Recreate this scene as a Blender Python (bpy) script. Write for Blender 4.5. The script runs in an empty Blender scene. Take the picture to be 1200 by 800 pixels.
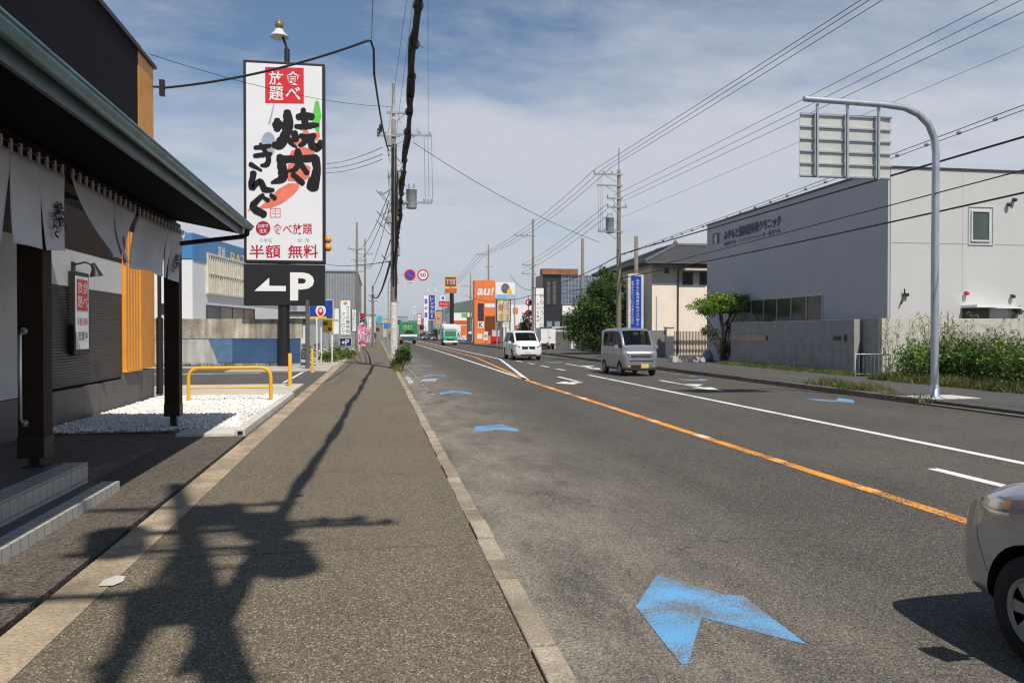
import bpy, bmesh, math, random
from mathutils import Vector, Matrix
R = math.radians
scene = bpy.context.scene
COL = scene.collection
PI = math.pi

# ------------------------------------------------------------------ camera, sky, sun, exposure
EYE = 1.78
YAW, PITCH = R(9.67), R(0.676)
cam_d = bpy.data.cameras.new('camera')
cam = bpy.data.objects.new('camera', cam_d); COL.objects.link(cam)
cam_d.sensor_width = 36.0; cam_d.lens = 28.0; cam_d.clip_start = 0.05; cam_d.clip_end = 9000
cam.location = (0, 0, EYE)
cam.rotation_euler = (PI/2 - PITCH, 0, -YAW)
scene.camera = cam

SEEDV = 3.71
SUN = Vector((0.19, -0.68, 1.0)).normalized()          # direction towards the sun
w = bpy.data.worlds.new('World'); scene.world = w; w.use_nodes = True
nt = w.node_tree; nt.nodes.clear()
def wn(t, **k):
    n = nt.nodes.new(t)
    for a, b in k.items(): setattr(n, a, b)
    return n
out = wn('ShaderNodeOutputWorld')
sky = wn('ShaderNodeTexSky', sky_type='NISHITA', sun_disc=False)
sky.sun_elevation = math.asin(SUN.z); sky.sun_rotation = math.atan2(SUN.x, SUN.y)
sky.air_density = 1.0; sky.dust_density = 0.6; sky.ozone_density = 2.0
bg1 = wn('ShaderNodeBackground'); bg1.inputs[1].default_value = 0.085
bg2 = wn('ShaderNodeBackground'); bg2.inputs[0].default_value = (0.585, 0.605, 0.66, 1); bg2.inputs[1].default_value = 1.06
tc = wn('ShaderNodeTexCoord'); sx = wn('ShaderNodeSeparateXYZ')
nt.links.new(tc.outputs['Generated'], sx.inputs[0])
def wm(op, a, b=None, clamp=False):
    n = wn('ShaderNodeMath', operation=op); n.use_clamp = clamp
    for i, v in enumerate((a, b)):
        if v is None: continue
        if isinstance(v, (int, float)): n.inputs[i].default_value = v
        else: nt.links.new(v, n.inputs[i])
    return n.outputs[0]
zc = wm('MAXIMUM', sx.outputs[2], 0.0)
den = wm('ADD', zc, 0.16)
cx = wm('DIVIDE', sx.outputs[0], den); cy = wm('DIVIDE', sx.outputs[1], den)
cv = wn('ShaderNodeCombineXYZ'); cv.inputs[2].default_value = SEEDV
nt.links.new(wm('MULTIPLY', cx, 0.7), cv.inputs[0]); nt.links.new(wm('MULTIPLY', cy, 1.1), cv.inputs[1])
n1 = wn('ShaderNodeTexNoise'); n1.inputs['Scale'].default_value = 1.15; n1.inputs['Detail'].default_value = 8; n1.inputs['Roughness'].default_value = 0.5; n1.inputs['Distortion'].default_value = 0.5
nt.links.new(cv.outputs[0], n1.inputs['Vector'])
n2 = wn('ShaderNodeTexNoise'); n2.inputs['Scale'].default_value = 6.5; n2.inputs['Detail'].default_value = 8; n2.inputs['Roughness'].default_value = 0.65
nt.links.new(cv.outputs[0], n2.inputs['Vector'])
# cover: thick near the horizon, thinning upwards, broken by the two noises
base = wm('MULTIPLY_ADD', zc, -3.4)
base.node.inputs[2].default_value = 1.56
base = wm("MINIMUM", base, 0.86)
mod = wm('MULTIPLY', wm('SUBTRACT', n1.outputs[0], 0.46), 2.6)
mod2 = wm('MULTIPLY', wm('SUBTRACT', n2.outputs[0], 0.5), 1.0)
amp = wm('ADD', wm('MULTIPLY', zc, 1.7, True), 0.26)
fac = wm('ADD', base, wm('MULTIPLY', wm('ADD', mod, mod2), amp))
facn = wm('MINIMUM', wm('MAXIMUM', fac, 0.10), 0.92)
mx = wn('ShaderNodeMixShader')
tint = wn('ShaderNodeMix', data_type='RGBA', blend_type='MULTIPLY'); tint.inputs[0].default_value = 1.0; tint.inputs[7].default_value = (0.62, 0.90, 1.06, 1)
nt.links.new(facn, mx.inputs[0]); nt.links.new(sky.outputs[0], tint.inputs[6]); nt.links.new(tint.outputs[2], bg1.inputs[0])
nt.links.new(bg1.outputs[0], mx.inputs[1]); nt.links.new(bg2.outputs[0], mx.inputs[2]); nt.links.new(mx.outputs[0], out.inputs[0])

sd = bpy.data.lights.new('sun', 'SUN'); sd.energy = 4.75; sd.angle = R(0.53); sd.color = (1.0, 0.94, 0.845)
so = bpy.data.objects.new('sun', sd); COL.objects.link(so); so.rotation_euler = SUN.to_track_quat('Z', 'Y').to_euler(); so.location = (0, -10, 40)

scene.view_settings.view_transform = 'Standard'; scene.view_settings.look = 'None'
scene.view_settings.exposure = 0.0; scene.view_settings.gamma = 1.0; scene.view_settings.use_curve_mapping = False
scene.render.engine = 'CYCLES'
try:
    scene.cycles.use_denoising = True; scene.cycles.max_bounces = 6; scene.cycles.transparent_max_bounces = 8
    scene.cycles.filter_width = 1.2
except Exception: pass

# ------------------------------------------------------------------ measuring from the photograph (1200 x 800 pixels)
F_ = Vector((math.sin(YAW)*math.cos(PITCH), math.cos(YAW)*math.cos(PITCH), -math.sin(PITCH)))
R_ = Vector((math.cos(YAW), -math.sin(YAW), 0)); U_ = R_.cross(F_)
O_ = Vector((0, 0, EYE))
def ray(u, v): return F_ + R_*((u-600)/933.0) - U_*((v-400)/933.0)
def G(u, v, z=0.0):
    r = ray(u, v); return O_ + r*((z-EYE)/r.z)
def AX(u, v, X): r = ray(u, v); return O_ + r*(X/r.x)
def AY(u, v, Y): r = ray(u, v); return O_ + r*(Y/r.y)
def AD(u, v, d): return O_ + ray(u, v)*d

# ------------------------------------------------------------------ materials
MATS = {}
def M(name, col, rough=0.6, metal=0.0, var=0.15, vscale=2.5, bump=0.0, bscale=60, fine=0.0, fscale=80, spec=0.5, coat=0.0, stretch=None, streak=None):
    if name in MATS: return MATS[name]
    m = bpy.data.materials.new(name); m.use_nodes = True; MATS[name] = m
    t = m.node_tree; b = t.nodes['Principled BSDF']; L = t.links.new
    b.inputs['Roughness'].default_value = rough; b.inputs['Metallic'].default_value = metal
    b.inputs['Specular IOR Level'].default_value = spec; b.inputs['Coat Weight'].default_value = coat
    tc = t.nodes.new('ShaderNodeTexCoord'); vec = tc.outputs['Object']
    if stretch:
        mp = t.nodes.new('ShaderNodeMapping'); mp.inputs['Scale'].default_value = stretch; L(vec, mp.inputs[0]); vec = mp.outputs[0]
    def noise(sc, det=5):
        n = t.nodes.new('ShaderNodeTexNoise'); n.inputs['Scale'].default_value = sc; n.inputs['Detail'].default_value = det; n.inputs['Roughness'].default_value = 0.6
        L(vec, n.inputs['Vector']); return n.outputs[0]
    c4 = (col[0], col[1], col[2], 1)
    cur = None
    def mul(cur, fac, amt):
        mr = t.nodes.new('ShaderNodeMapRange'); mr.inputs[1].default_value = 0.3; mr.inputs[2].default_value = 0.7
        mr.inputs[3].default_value = 1-amt; mr.inputs[4].default_value = 1+amt; L(fac, mr.inputs[0])
        mm = t.nodes.new('ShaderNodeMix'); mm.data_type = 'RGBA'; mm.blend_type = 'MULTIPLY'; mm.inputs[0].default_value = 1
        if cur is None: mm.inputs[6].default_value = c4
        else: L(cur, mm.inputs[6])
        L(mr.outputs[0], mm.inputs[7]); return mm.outputs[2]
    if var: cur = mul(cur, noise(vscale), var)
    if fine: cur = mul(cur, noise(fscale, 2), fine)
    if streak:
        mp2 = t.nodes.new('ShaderNodeMapping'); mp2.inputs['Scale'].default_value = (streak[0], streak[0], 0.25); L(tc.outputs['Object'], mp2.inputs[0])
        n = t.nodes.new('ShaderNodeTexNoise'); n.inputs['Scale'].default_value = 1; n.inputs['Detail'].default_value = 5; L(mp2.outputs[0], n.inputs['Vector'])
        cur = mul(cur, n.outputs[0], streak[1])
    if cur is None: b.inputs['Base Color'].default_value = c4
    else: L(cur, b.inputs['Base Color'])
    if bump:
        bp = t.nodes.new('ShaderNodeBump'); bp.inputs['Strength'].default_value = bump; bp.inputs['Distance'].default_value = 0.02
        L(noise(bscale, 3), bp.inputs['Height']); L(bp.outputs[0], b.inputs['Normal'])
    return m

def wave_mat(name, col, scale, axis, dark=0.5, rough=0.5, metal=0.0, bump=0.6, profile='SIN', var=0.12):
    """ribs / boards / tiles: a wave along one axis of the object"""
    if name in MATS: return MATS[name]
    m = M(name, col, rough, metal, var); t = m.node_tree; b = t.nodes['Principled BSDF']; L = t.links.new
    tc = t.nodes.new('ShaderNodeTexCoord'); wv = t.nodes.new('ShaderNodeTexWave'); wv.bands_direction = axis; wv.wave_profile = profile
    wv.inputs['Scale'].default_value = scale; L(tc.outputs['Object'], wv.inputs[0])
    src = b.inputs['Base Color'].links[0].from_socket
    mr = t.nodes.new('ShaderNodeMapRange'); mr.inputs[3].default_value = dark; mr.inputs[4].default_value = 1.0; L(wv.outputs['Fac'], mr.inputs[0])
    mm = t.nodes.new('ShaderNodeMix'); mm.data_type = 'RGBA'; mm.blend_type = 'MULTIPLY'; mm.inputs[0].default_value = 1
    L(src, mm.inputs[6]); L(mr.outputs[0], mm.inputs[7]); L(mm.outputs[2], b.inputs['Base Color'])
    bp = t.nodes.new('ShaderNodeBump'); bp.inputs['Strength'].default_value = bump; bp.inputs['Distance'].default_value = 0.03
    L(wv.outputs['Fac'], bp.inputs['Height']); L(bp.outputs[0], b.inputs['Normal'])
    return m

def tile_mat(name, col, mortar, sx_, sz_, rough=0.5, ms=0.02, axes='YZ'):
    if name in MATS: return MATS[name]
    m = M(name, col, rough, 0, 0.1); t = m.node_tree; b = t.nodes['Principled BSDF']; L = t.links.new
    tc = t.nodes.new('ShaderNodeTexCoord'); sp = t.nodes.new('ShaderNodeSeparateXYZ'); cb = t.nodes.new('ShaderNodeCombineXYZ')
    L(tc.outputs['Object'], sp.inputs[0])
    L(sp.outputs['XYZ'.index(axes[0])], cb.inputs[0]); L(sp.outputs['XYZ'.index(axes[1])], cb.inputs[1])
    bt = t.nodes.new('ShaderNodeTexBrick'); bt.offset = 0.0; L(cb.outputs[0], bt.inputs['Vector'])
    bt.inputs['Scale'].default_value = 1.0; bt.inputs['Brick Width'].default_value = sx_; bt.inputs['Row Height'].default_value = sz_
    bt.inputs['Mortar Size'].default_value = ms*min(sx_, sz_)
    bt.inputs['Color1'].default_value = (*col, 1); bt.inputs['Color2'].default_value = (*[c*0.9 for c in col], 1); bt.inputs['Mortar'].default_value = (*mortar, 1)
    L(bt.outputs[0], b.inputs['Base Color'])
    return m

def leaf_mat(name, col, var=0.45):
    if name in MATS: return MATS[name]
    m = M(name, col, 0.55, 0, var, 1.1, spec=0.3, fine=0.3, fscale=9); t = m.node_tree; b = t.nodes['Principled BSDF']; L = t.links.new
    tr = t.nodes.new('ShaderNodeBsdfTranslucent'); mxs = t.nodes.new('ShaderNodeMixShader'); mxs.inputs[0].default_value = 0.3
    src = b.inputs['Base Color'].links[0].from_socket
    L(src, tr.inputs[0]); L(b.outputs[0], mxs.inputs[1]); L(tr.outputs[0], mxs.inputs[2])
    L(mxs.outputs[0], t.nodes['Material Output'].inputs[0])
    return m

def asphalt_mat(name, dark, light, speck, dust=None, cell=95, dust_amt=0.8, crack=False, spk=0.5):
    m = bpy.data.materials.new(name); m.use_nodes = True; MATS[name] = m
    t = m.node_tree; b = t.nodes['Principled BSDF']; L = t.links.new; N = t.nodes.new
    b.inputs['Roughness'].default_value = 0.85; b.inputs['Specular IOR Level'].default_value = 0.25
    tc = N('ShaderNodeTexCoord'); vec = tc.outputs['Object']
    def noise(sc, det=6, v=None, ro=0.6):
        n = N('ShaderNodeTexNoise'); n.inputs['Scale'].default_value = sc; n.inputs['Detail'].default_value = det; n.inputs['Roughness'].default_value = ro
        L(v or vec, n.inputs['Vector']); return n.outputs[0]
    def mrange(f, a, b_, c, d):
        n = N('ShaderNodeMapRange'); n.inputs[1].default_value = a; n.inputs[2].default_value = b_; n.inputs[3].default_value = c; n.inputs[4].default_value = d; L(f, n.inputs[0]); return n.outputs[0]
    def mix(f, a, b_, mode='MIX'):
        n = N('ShaderNodeMix'); n.data_type = 'RGBA'; n.blend_type = mode
        for i, v in ((0, f), (6, a), (7, b_)):
            if isinstance(v, (tuple, list)): n.inputs[i].default_value = (*v, 1)
            elif isinstance(v, (int, float)): n.inputs[i].default_value = v
            else: L(v, n.inputs[i])
        return n.outputs[2]
    # long streaks along the traffic direction plus blotches
    mp = N('ShaderNodeMapping'); mp.inputs['Scale'].default_value = (1.0, 0.12, 1.0); L(vec, mp.inputs[0])
    lane = mrange(noise(1.3, 5, mp.outputs[0]), 0.3, 0.7, 0, 1)
    blot = mrange(noise(0.45, 7), 0.3, 0.7, 0, 1)
    f = N('ShaderNodeMath'); f.operation = 'MULTIPLY_ADD'; L(lane, f.inputs[0]); f.inputs[1].default_value = 0.5
    f2 = N('ShaderNodeMath'); f2.operation = 'MULTIPLY'; L(blot, f2.inputs[0]); f2.inputs[1].default_value = 0.5; L(f2.outputs[0], f.inputs[2])
    col = mix(f.outputs[0], dark, light)
    if dust:
        sp = N('ShaderNodeSeparateXYZ'); L(vec, sp.inputs[0])
        near = mrange(sp.outputs[0], dust[1], dust[2], 1, 0)
        mpd = N('ShaderNodeMapping'); mpd.inputs['Scale'].default_value = (1.0, 0.38, 1.0); L(vec, mpd.inputs[0]); dn = mrange(noise(1.7, 8, mpd.outputs[0], 0.68), 0.32, 0.64, 0.1, 1)
        mm = N('ShaderNodeMath'); mm.operation = 'MULTIPLY'; L(near, mm.inputs[0]); L(dn, mm.inputs[1])
        m3 = N('ShaderNodeMath'); m3.operation = 'MULTIPLY'; L(mm.outputs[0], m3.inputs[0]); m3.inputs[1].default_value = dust_amt
        col = mix(m3.outputs[0], col, dust[0])
    # aggregate: dark pits and pale stones
    vo = N('ShaderNodeTexVoronoi'); vo.inputs['Scale'].default_value = cell; L(vec, vo.inputs['Vector'])
    sp2 = N('ShaderNodeSeparateColor'); L(vo.outputs['Color'], sp2.inputs[0])
    st = mrange(sp2.outputs[0], 0.0, 1.0, 0.45, 1.55)
    col = mix(1.0, col, st, 'MULTIPLY')
    hi = mrange(sp2.outputs[1], 0.88, 0.96, 0, spk)
    col = mix(hi, col, speck)
    if crack:
        vc = N('ShaderNodeTexVoronoi'); vc.feature = 'DISTANCE_TO_EDGE'; vc.inputs['Scale'].default_value = 0.42
        wv = N('ShaderNodeVectorMath'); wv.operation = 'ADD'; L(vec, wv.inputs[0])
        nn = N('ShaderNodeTexNoise'); nn.inputs['Scale'].default_value = 3.0; nn.inputs['Detail'].default_value = 5; L(vec, nn.inputs['Vector'])
        sc = N('ShaderNodeVectorMath'); sc.operation = 'SCALE'; sc.inputs['Scale'].default_value = 0.45; L(nn.outputs['Color'], sc.inputs[0]); L(sc.outputs[0], wv.inputs[1])
        L(wv.outputs[0], vc.inputs['Vector'])
        ck = mrange(vc.outputs['Distance'], 0.0, 0.006, 0.55, 0.0)
        gate = mrange(noise(0.5, 3), 0.5, 0.58, 0, 1)
        g2 = N('ShaderNodeMath'); g2.operation = 'MULTIPLY'; L(ck, g2.inputs[0]); L(gate, g2.inputs[1])
        col = mix(g2.outputs[0], col, tuple(c*0.4 for c in dark))
    L(col, b.inputs['Base Color'])
    bp = N('ShaderNodeBump'); bp.inputs['Strength'].default_value = 0.55; bp.inputs['Distance'].default_value = 0.006
    L(vo.outputs['Distance'], bp.inputs['Height']); L(bp.outputs[0], b.inputs['Normal'])
    return m

def worn_paint(name, col, under=(0.062, 0.059, 0.056), wear=0.5, scale=38, patch=1.2):
    m = M(name, col, 0.7, 0, 0.08); t = m.node_tree; b = t.nodes['Principled BSDF']; L = t.links.new; N = t.nodes.new
    tc = N('ShaderNodeTexCoord')
    a = N('ShaderNodeTexNoise'); a.inputs['Scale'].default_value = scale; a.inputs['Detail'].default_value = 4; a.inputs['Roughness'].default_value = 0.7; L(tc.outputs['Object'], a.inputs['Vector'])
    p = N('ShaderNodeTexNoise'); p.inputs['Scale'].default_value = patch; p.inputs['Detail'].default_value = 3; L(tc.outputs['Object'], p.inputs['Vector'])
    ad = N('ShaderNodeMath'); ad.operation = 'MULTIPLY_ADD'; L(p.outputs[0], ad.inputs[0]); ad.inputs[1].default_value = 0.55; L(a.outputs[0], ad.inputs[2])
    mr = N('ShaderNodeMapRange'); mr.inputs[1].default_value = 0.92-0.22*wear; mr.inputs[2].default_value = 1.02-0.22*wear; L(ad.outputs[0], mr.inputs[0])
    src = b.inputs['Base Color'].links[0].from_socket
    mm = N('ShaderNodeMix'); mm.data_type = 'RGBA'; L(mr.outputs[0], mm.inputs[0]); L(src, mm.inputs[6]); mm.inputs[7].default_value = (*under, 1)
    L(mm.outputs[2], b.inputs['Base Color'])
    return m

def glass_mat(name, col=(0.02, 0.028, 0.03), rough=0.06):
    return M(name, col, rough, 0.0, 0.25, 1.2, spec=0.55)

# ------------------------------------------------------------------ mesh builder
class MB:
    def __init__(s): s.v = []; s.f = []; s.m = []; s.smooth = []
    def add(s, verts, faces, mi=0, sm=False):
        k = len(s.v); s.v.extend([tuple(p) for p in verts])
        for f in faces: s.f.append(tuple(i+k for i in f)); s.m.append(mi); s.smooth.append(sm)
    def box(s, x0, x1, y0, y1, z0, z1, mi=0):
        v = [(x0,y0,z0),(x1,y0,z0),(x1,y1,z0),(x0,y1,z0),(x0,y0,z1),(x1,y0,z1),(x1,y1,z1),(x0,y1,z1)]
        s.add(v, [(0,3,2,1),(4,5,6,7),(0,1,5,4),(1,2,6,5),(2,3,7,6),(3,0,4,7)], mi)
    def obox(s, c, dx, dy, dz, mat3=None, mi=0):
        """box of full sizes dx,dy,dz at c turned by a 3x3"""
        q = mat3 or Matrix.Identity(3); c = Vector(c)
        v = [c + q @ Vector((sx*dx/2, sy*dy/2, sz*dz/2)) for sz in (-1,1) for sx, sy in ((-1,-1),(1,-1),(1,1),(-1,1))]
        s.add(v, [(0,3,2,1),(4,5,6,7),(0,1,5,4),(1,2,6,5),(2,3,7,6),(3,0,4,7)], mi)
    def tube(s, pts, r, seg=8, mi=0, caps=True):
        pts = [Vector(p) for p in pts]; n = len(pts)
        rs = r if isinstance(r, (list, tuple)) else [r]*n
        vs = []; up = None
        for i, p in enumerate(pts):
            d = (pts[min(i+1, n-1)] - pts[max(i-1, 0)]).normalized()
            if up is None:
                up = Vector((0,0,1)) if abs(d.z) < 0.9 else Vector((1,0,0))
            a = d.cross(up).normalized(); b = a.cross(d).normalized(); up = b
            for k in range(seg):
                t = 2*PI*k/seg; vs.append(p + a*math.cos(t)*rs[i] + b*math.sin(t)*rs[i])
        fs = [(i*seg+k, i*seg+(k+1)%seg, (i+1)*seg+(k+1)%seg, (i+1)*seg+k) for i in range(n-1) for k in range(seg)]
        s.add(vs, fs, mi, True)
        if caps:
            s.add(vs[:seg], [tuple(range(seg))], mi); s.add(vs[-seg:], [tuple(reversed(range(seg)))], mi)
    def lathe(s, prof, c=(0,0,0), seg=16, axis='z', mi=0, caps=True):
        """prof: list of (radius, height)"""
        vs = []
        for r_, h in prof:
            for k in range(seg):
                t = 2*PI*k/seg; x, y = r_*math.cos(t), r_*math.sin(t)
                p = {'z': (x,y,h), 'x': (h,x,y), 'y': (x,h,y)}[axis]
                vs.append((c[0]+p[0], c[1]+p[1], c[2]+p[2]))
        n = len(prof)
        s.add(vs, [(i*seg+k, i*seg+(k+1)%seg, (i+1)*seg+(k+1)%seg, (i+1)*seg+k) for i in range(n-1) for k in range(seg)], mi, True)
        if not caps: return
        if prof[0][0] > 1e-4: s.add(vs[:seg], [tuple(reversed(range(seg)))], mi)
        if prof[-1][0] > 1e-4: s.add(vs[-seg:], [tuple(range(seg))], mi)
    def prism(s, poly, fn, h0, h1, mi=0):
        """poly: 2D outline; fn(a,b,h) -> 3D"""
        n = len(poly)
        vs = [fn(a, b, h0) for a, b in poly] + [fn(a, b, h1) for a, b in poly]
        fs = [tuple(reversed(range(n))), tuple(range(n, 2*n))] + [(i, (i+1)%n, n+(i+1)%n, n+i) for i in range(n)]
        s.add(vs, fs, mi)
    def flat(s, poly, fn, mi=0):
        s.add([fn(a, b) for a, b in poly], [tuple(range(len(poly)))], mi)
    def build(s, name, mats, parent=None, world=False, bevel=0.0, recalc=True, loc=None):
        me = bpy.data.meshes.new(name)
        v = s.v
        if world and parent is not None:
            o = Vector((0,0,0)); q_ = parent
            while q_ is not None: o = o + q_.location; q_ = q_.parent
            v = [(p[0]-o[0], p[1]-o[1], p[2]-o[2]) for p in v]
        if loc is not None:
            v = [(p[0]-loc[0], p[1]-loc[1], p[2]-loc[2]) for p in v]
        me.from_pydata(v, [], s.f); me.update()
        for m in (mats if isinstance(mats, (list, tuple)) else [mats]): me.materials.append(m)
        me.polygons.foreach_set('material_index', s.m); me.polygons.foreach_set('use_smooth', s.smooth)
        if recalc:
            bm = bmesh.new(); bm.from_mesh(me); bmesh.ops.recalc_face_normals(bm, faces=bm.faces); bm.to_mesh(me); bm.free()
        ob = bpy.data.objects.new(name, me); COL.objects.link(ob)
        if parent is not None: ob.parent = parent
        if loc is not None: ob.location = loc
        if bevel:
            bv = ob.modifiers.new('bevel', 'BEVEL'); bv.width = bevel; bv.segments = 2; bv.limit_method = 'ANGLE'
        return ob

def tag(o, label=None, cat=None, group=None, kind=None):
    if label: o['label'] = label
    if cat: o['category'] = cat
    if group: o['group'] = group
    if kind: o['kind'] = kind
    return o
def thing(name, label, cat, loc=(0,0,0), rz=0.0, group=None):
    o = bpy.data.objects.new(name, None); COL.objects.link(o); o.empty_display_size = 0.3
    o.location = loc; o.rotation_euler = (0, 0, rz)
    return tag(o, label, cat, group)
def copy_tree(o, parent=None):
    c = o.copy(); COL.objects.link(c)
    if parent is not None: c.parent = parent
    for ch in [x for x in bpy.data.objects if x.parent == o]: copy_tree(ch, c)
    return c
def structure(mb, name, m, bevel=0.0): return tag(mb.build(name, m, bevel=bevel), kind='structure')

# ------------------------------------------------------------------ lettering
_txt = {}
def text_geo(s, off=0.0):
    key = (s, off)
    if key in _txt: return _txt[key]
    c = bpy.data.curves.new('lettering', 'FONT'); c.body = s; c.offset = off; c.resolution_u = 3
    o = bpy.data.objects.new('lettering', c); COL.objects.link(o)
    dg = bpy.context.evaluated_depsgraph_get(); me = bpy.data.meshes.new_from_object(o.evaluated_get(dg))
    v = [(p.co.x, p.co.y) for p in me.vertices]; f = [tuple(p.vertices) for p in me.polygons]
    bpy.data.objects.remove(o); bpy.data.curves.remove(c); bpy.data.meshes.remove(me)
    _txt[key] = (v, f); return v, f
def put_text(mb, s, fn, x0, y0, x1, y1, mi=0, off=0.0, keep=False):
    """fit the text s into the rectangle of the frame fn(a,b)"""
    v, f = text_geo(s, off)
    if not v: return
    ax = min(p[0] for p in v); bx_ = max(p[0] for p in v); ay = min(p[1] for p in v); by = max(p[1] for p in v)
    sx_, sy_ = (x1-x0)/(bx_-ax), (y1-y0)/(by-ay)
    ox, oy = x0, y0
    if keep:
        k = min(abs(sx_), abs(sy_)); 
        ox += ((x1-x0) - k*(bx_-ax))/2; oy += ((y1-y0) - k*(by-ay))/2; sx_ = sy_ = k
    mb.add([fn(ox+(p[0]-ax)*sx_, oy+(p[1]-ay)*sy_) for p in v], f, mi)
def put_vertical(mb, s, fn, x0, y0, x1, y1, mi=0, off=0.0):
    n = len(s); h = (y1-y0)/n
    for i, ch in enumerate(s):
        if ch in 'ー': # the long-vowel bar stands upright in vertical writing
            cx_ = (x0+x1)/2; t = (x1-x0)*0.08
            mb.flat([(cx_-t, y1-(i+0.9)*h), (cx_+t, y1-(i+0.9)*h), (cx_+t, y1-(i+0.1)*h), (cx_-t, y1-(i+0.1)*h)], fn, mi)
        else: put_text(mb, ch, fn, x0, y1-(i+0.92)*h, x1, y1-(i+0.08)*h, mi, off, True)

def stroke(pts, n=5):
    """a brush stroke: (x,y,width) knots -> one strip with round ends"""
    P = [Vector(p) for p in pts]; q = []
    for i in range(len(P)-1):
        p0 = P[max(i-1,0)]; p1 = P[i]; p2 = P[i+1]; p3 = P[min(i+2,len(P)-1)]
        for k in range(n):
            t = k/n
            q.append(0.5*((2*p1)+(p2-p0)*t+(2*p0-5*p1+4*p2-p3)*t*t+(3*p1-p0-3*p2+p3)*t**3))
    q.append(P[-1])
    vs = []; fs = []; m = len(q)
    ds = []
    for i in range(m):
        d = (q[min(i+1,m-1)]-q[max(i-1,0)]).xy
        ds.append(d.normalized() if d.length > 1e-6 else Vector((1,0)))
    for i in range(m):
        nrm = Vector((-ds[i].y, ds[i].x)); w_ = max(q[i].z, 1)/2
        wob = 1+0.10*math.sin(i*2.1+q[0].x)
        vs += [tuple(q[i].xy+nrm*w_*wob), tuple(q[i].xy-nrm*w_)]
    for i in range(m-1): fs.append((2*i, 2*i+1, 2*i+3, 2*i+2))
    for i, sg in ((0,-1),(m-1,1)):
        nrm = Vector((-ds[i].y, ds[i].x)); w_ = max(q[i].z,1)/2; c0 = len(vs)
        for k in range(1, 6):
            a = PI*k/6
            vs.append(tuple(q[i].xy + nrm*w_*math.cos(a) + ds[i]*sg*w_*0.8*math.sin(a)))
        fs.append((2*i, *range(c0, c0+5), 2*i+1))
    return vs, fs
LOGO = [  # brush lettering in a 500 x 800 field
 [(197,178,34),(200,205,64),(196,232,40)],
 [(256,132,44),(262,200,60),(247,262,54),(212,320,62),(178,326,36)],
 [(258,285,34),(285,320,24),(312,340,10)],
 [(352,112,26),(352,150,40),(362,188,40)],
 [(322,158,38),(360,150,40),(402,156,42)],
 [(308,214,26),(350,216,34),(395,208,36),(438,204,22)],
 [(300,252,36),(303,290,46)],
 [(336,270,30),(375,280,40),(415,268,34)],
 [(368,290,34),(350,315,30),(330,326,22)],
 [(398,280,36),(402,325,44),(438,338,46),(452,300,22)],
 [(318,358,34),(322,400,56)],
 [(212,395,40),(225,455,52),(228,520,52),(165,548,16)],
 [(212,410,44),(320,408,42),(425,400,40)],
 [(424,405,48),(430,480,48),(405,570,74)],
 [(330,425,34),(300,470,30),(262,478,14)],
 [(338,440,30),(372,490,30)],
 [(290,500,30),(345,550,34)],
 [(68,342,22),(108,338,26),(154,330,22)],
 [(66,390,24),(110,384,26),(158,378,22)],
 [(98,318,14),(122,356,22),(146,402,28),(136,440,30),(104,446,16)],
 [(42,440,28),(104,476,12)],
 [(58,492,36),(46,580,32),(96,538,30),(122,586,36),(172,592,22)],
 [(112,622,24),(54,688,40),(118,735,40)],
 [(122,640,20),(142,652,26)],
 [(160,622,22),(182,640,26)],
]
def frame(O, Rv, Uv, off=None):
    O = Vector(O); Rv = Vector(Rv); Uv = Vector(Uv)
    if off is not None: O = O + Vector(off)
    return lambda a, b: O + Rv*a + Uv*b
def frame3(O, Rv, Uv):
    O = Vector(O); Rv = Vector(Rv); Uv = Vector(Uv); N = Rv.normalized().cross(Uv.normalized())
    return lambda a, b, h: O + Rv*a + Uv*b + N*h
rng = random.Random(7)

# ------------------------------------------------------------------ common materials
m_asph = asphalt_mat('road_asphalt', (0.060,0.054,0.047), (0.099,0.089,0.075), (0.38,0.35,0.29), ((0.29,0.255,0.205), 1.1, 3.7), 105, 0.85, True, 0.6)
m_walk = asphalt_mat('pavement_asphalt', (0.114,0.094,0.066), (0.166,0.138,0.098), (0.58,0.52,0.41), None, 115, 0, True, 0.6)
m_lot = asphalt_mat('lot_asphalt', (0.075,0.072,0.068), (0.105,0.10,0.094), (0.3,0.28,0.26), None, 70, 0, True, 0.3)
m_fore = asphalt_mat('forecourt_asphalt', (0.088,0.073,0.060), (0.128,0.108,0.090), (0.26,0.24,0.21), None, 60, 0, True, 0.25)
m_conc = M('concrete', (0.42,0.39,0.34), 0.85, 0, 0.2, 1.3, 0.3, 70, 0.15, 40)
m_kerb = M('kerb_concrete', (0.33,0.275,0.20), 0.9, 0, 0.34, 2.2, 0.6, 70, 0.32, 60)
m_gut = M('gutter_concrete', (0.36,0.285,0.195), 0.9, 0, 0.42, 1.7, 0.5, 60, 0.3, 40)
m_wconc = M('pale_concrete', (0.56,0.53,0.48), 0.85, 0, 0.14, 1.0, 0.3, 60, 0.1, 40)
m_black = M('black_metal', (0.010,0.010,0.0115), 0.5, 0.0, 0.1)
m_white = M('white_paint', (0.78,0.77,0.75), 0.5, 0, 0.06)
m_steel = M('galvanised_steel', (0.42,0.46,0.49), 0.42, 0.6, 0.12, 3)
m_rub = M('rubber', (0.02,0.02,0.021), 0.8, 0, 0.1)
m_yel = M('yellow_paint', (0.80,0.40,0.012), 0.4, 0, 0.08, 6)
m_glass = glass_mat('window_glass')
m_polec = M('pole_concrete', (0.185,0.158,0.125), 0.85, 0, 0.22, 1.6, 0.3, 50, 0.15, 30)
m_cable = M('cable_sheath', (0.016,0.016,0.017), 0.6, 0, 0.2)
m_red = M('sign_red', (0.60,0.012,0.025), 0.45, 0, 0.05)
m_wine = M('sign_crimson', (0.42,0.008,0.04), 0.45, 0, 0.05)
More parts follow.
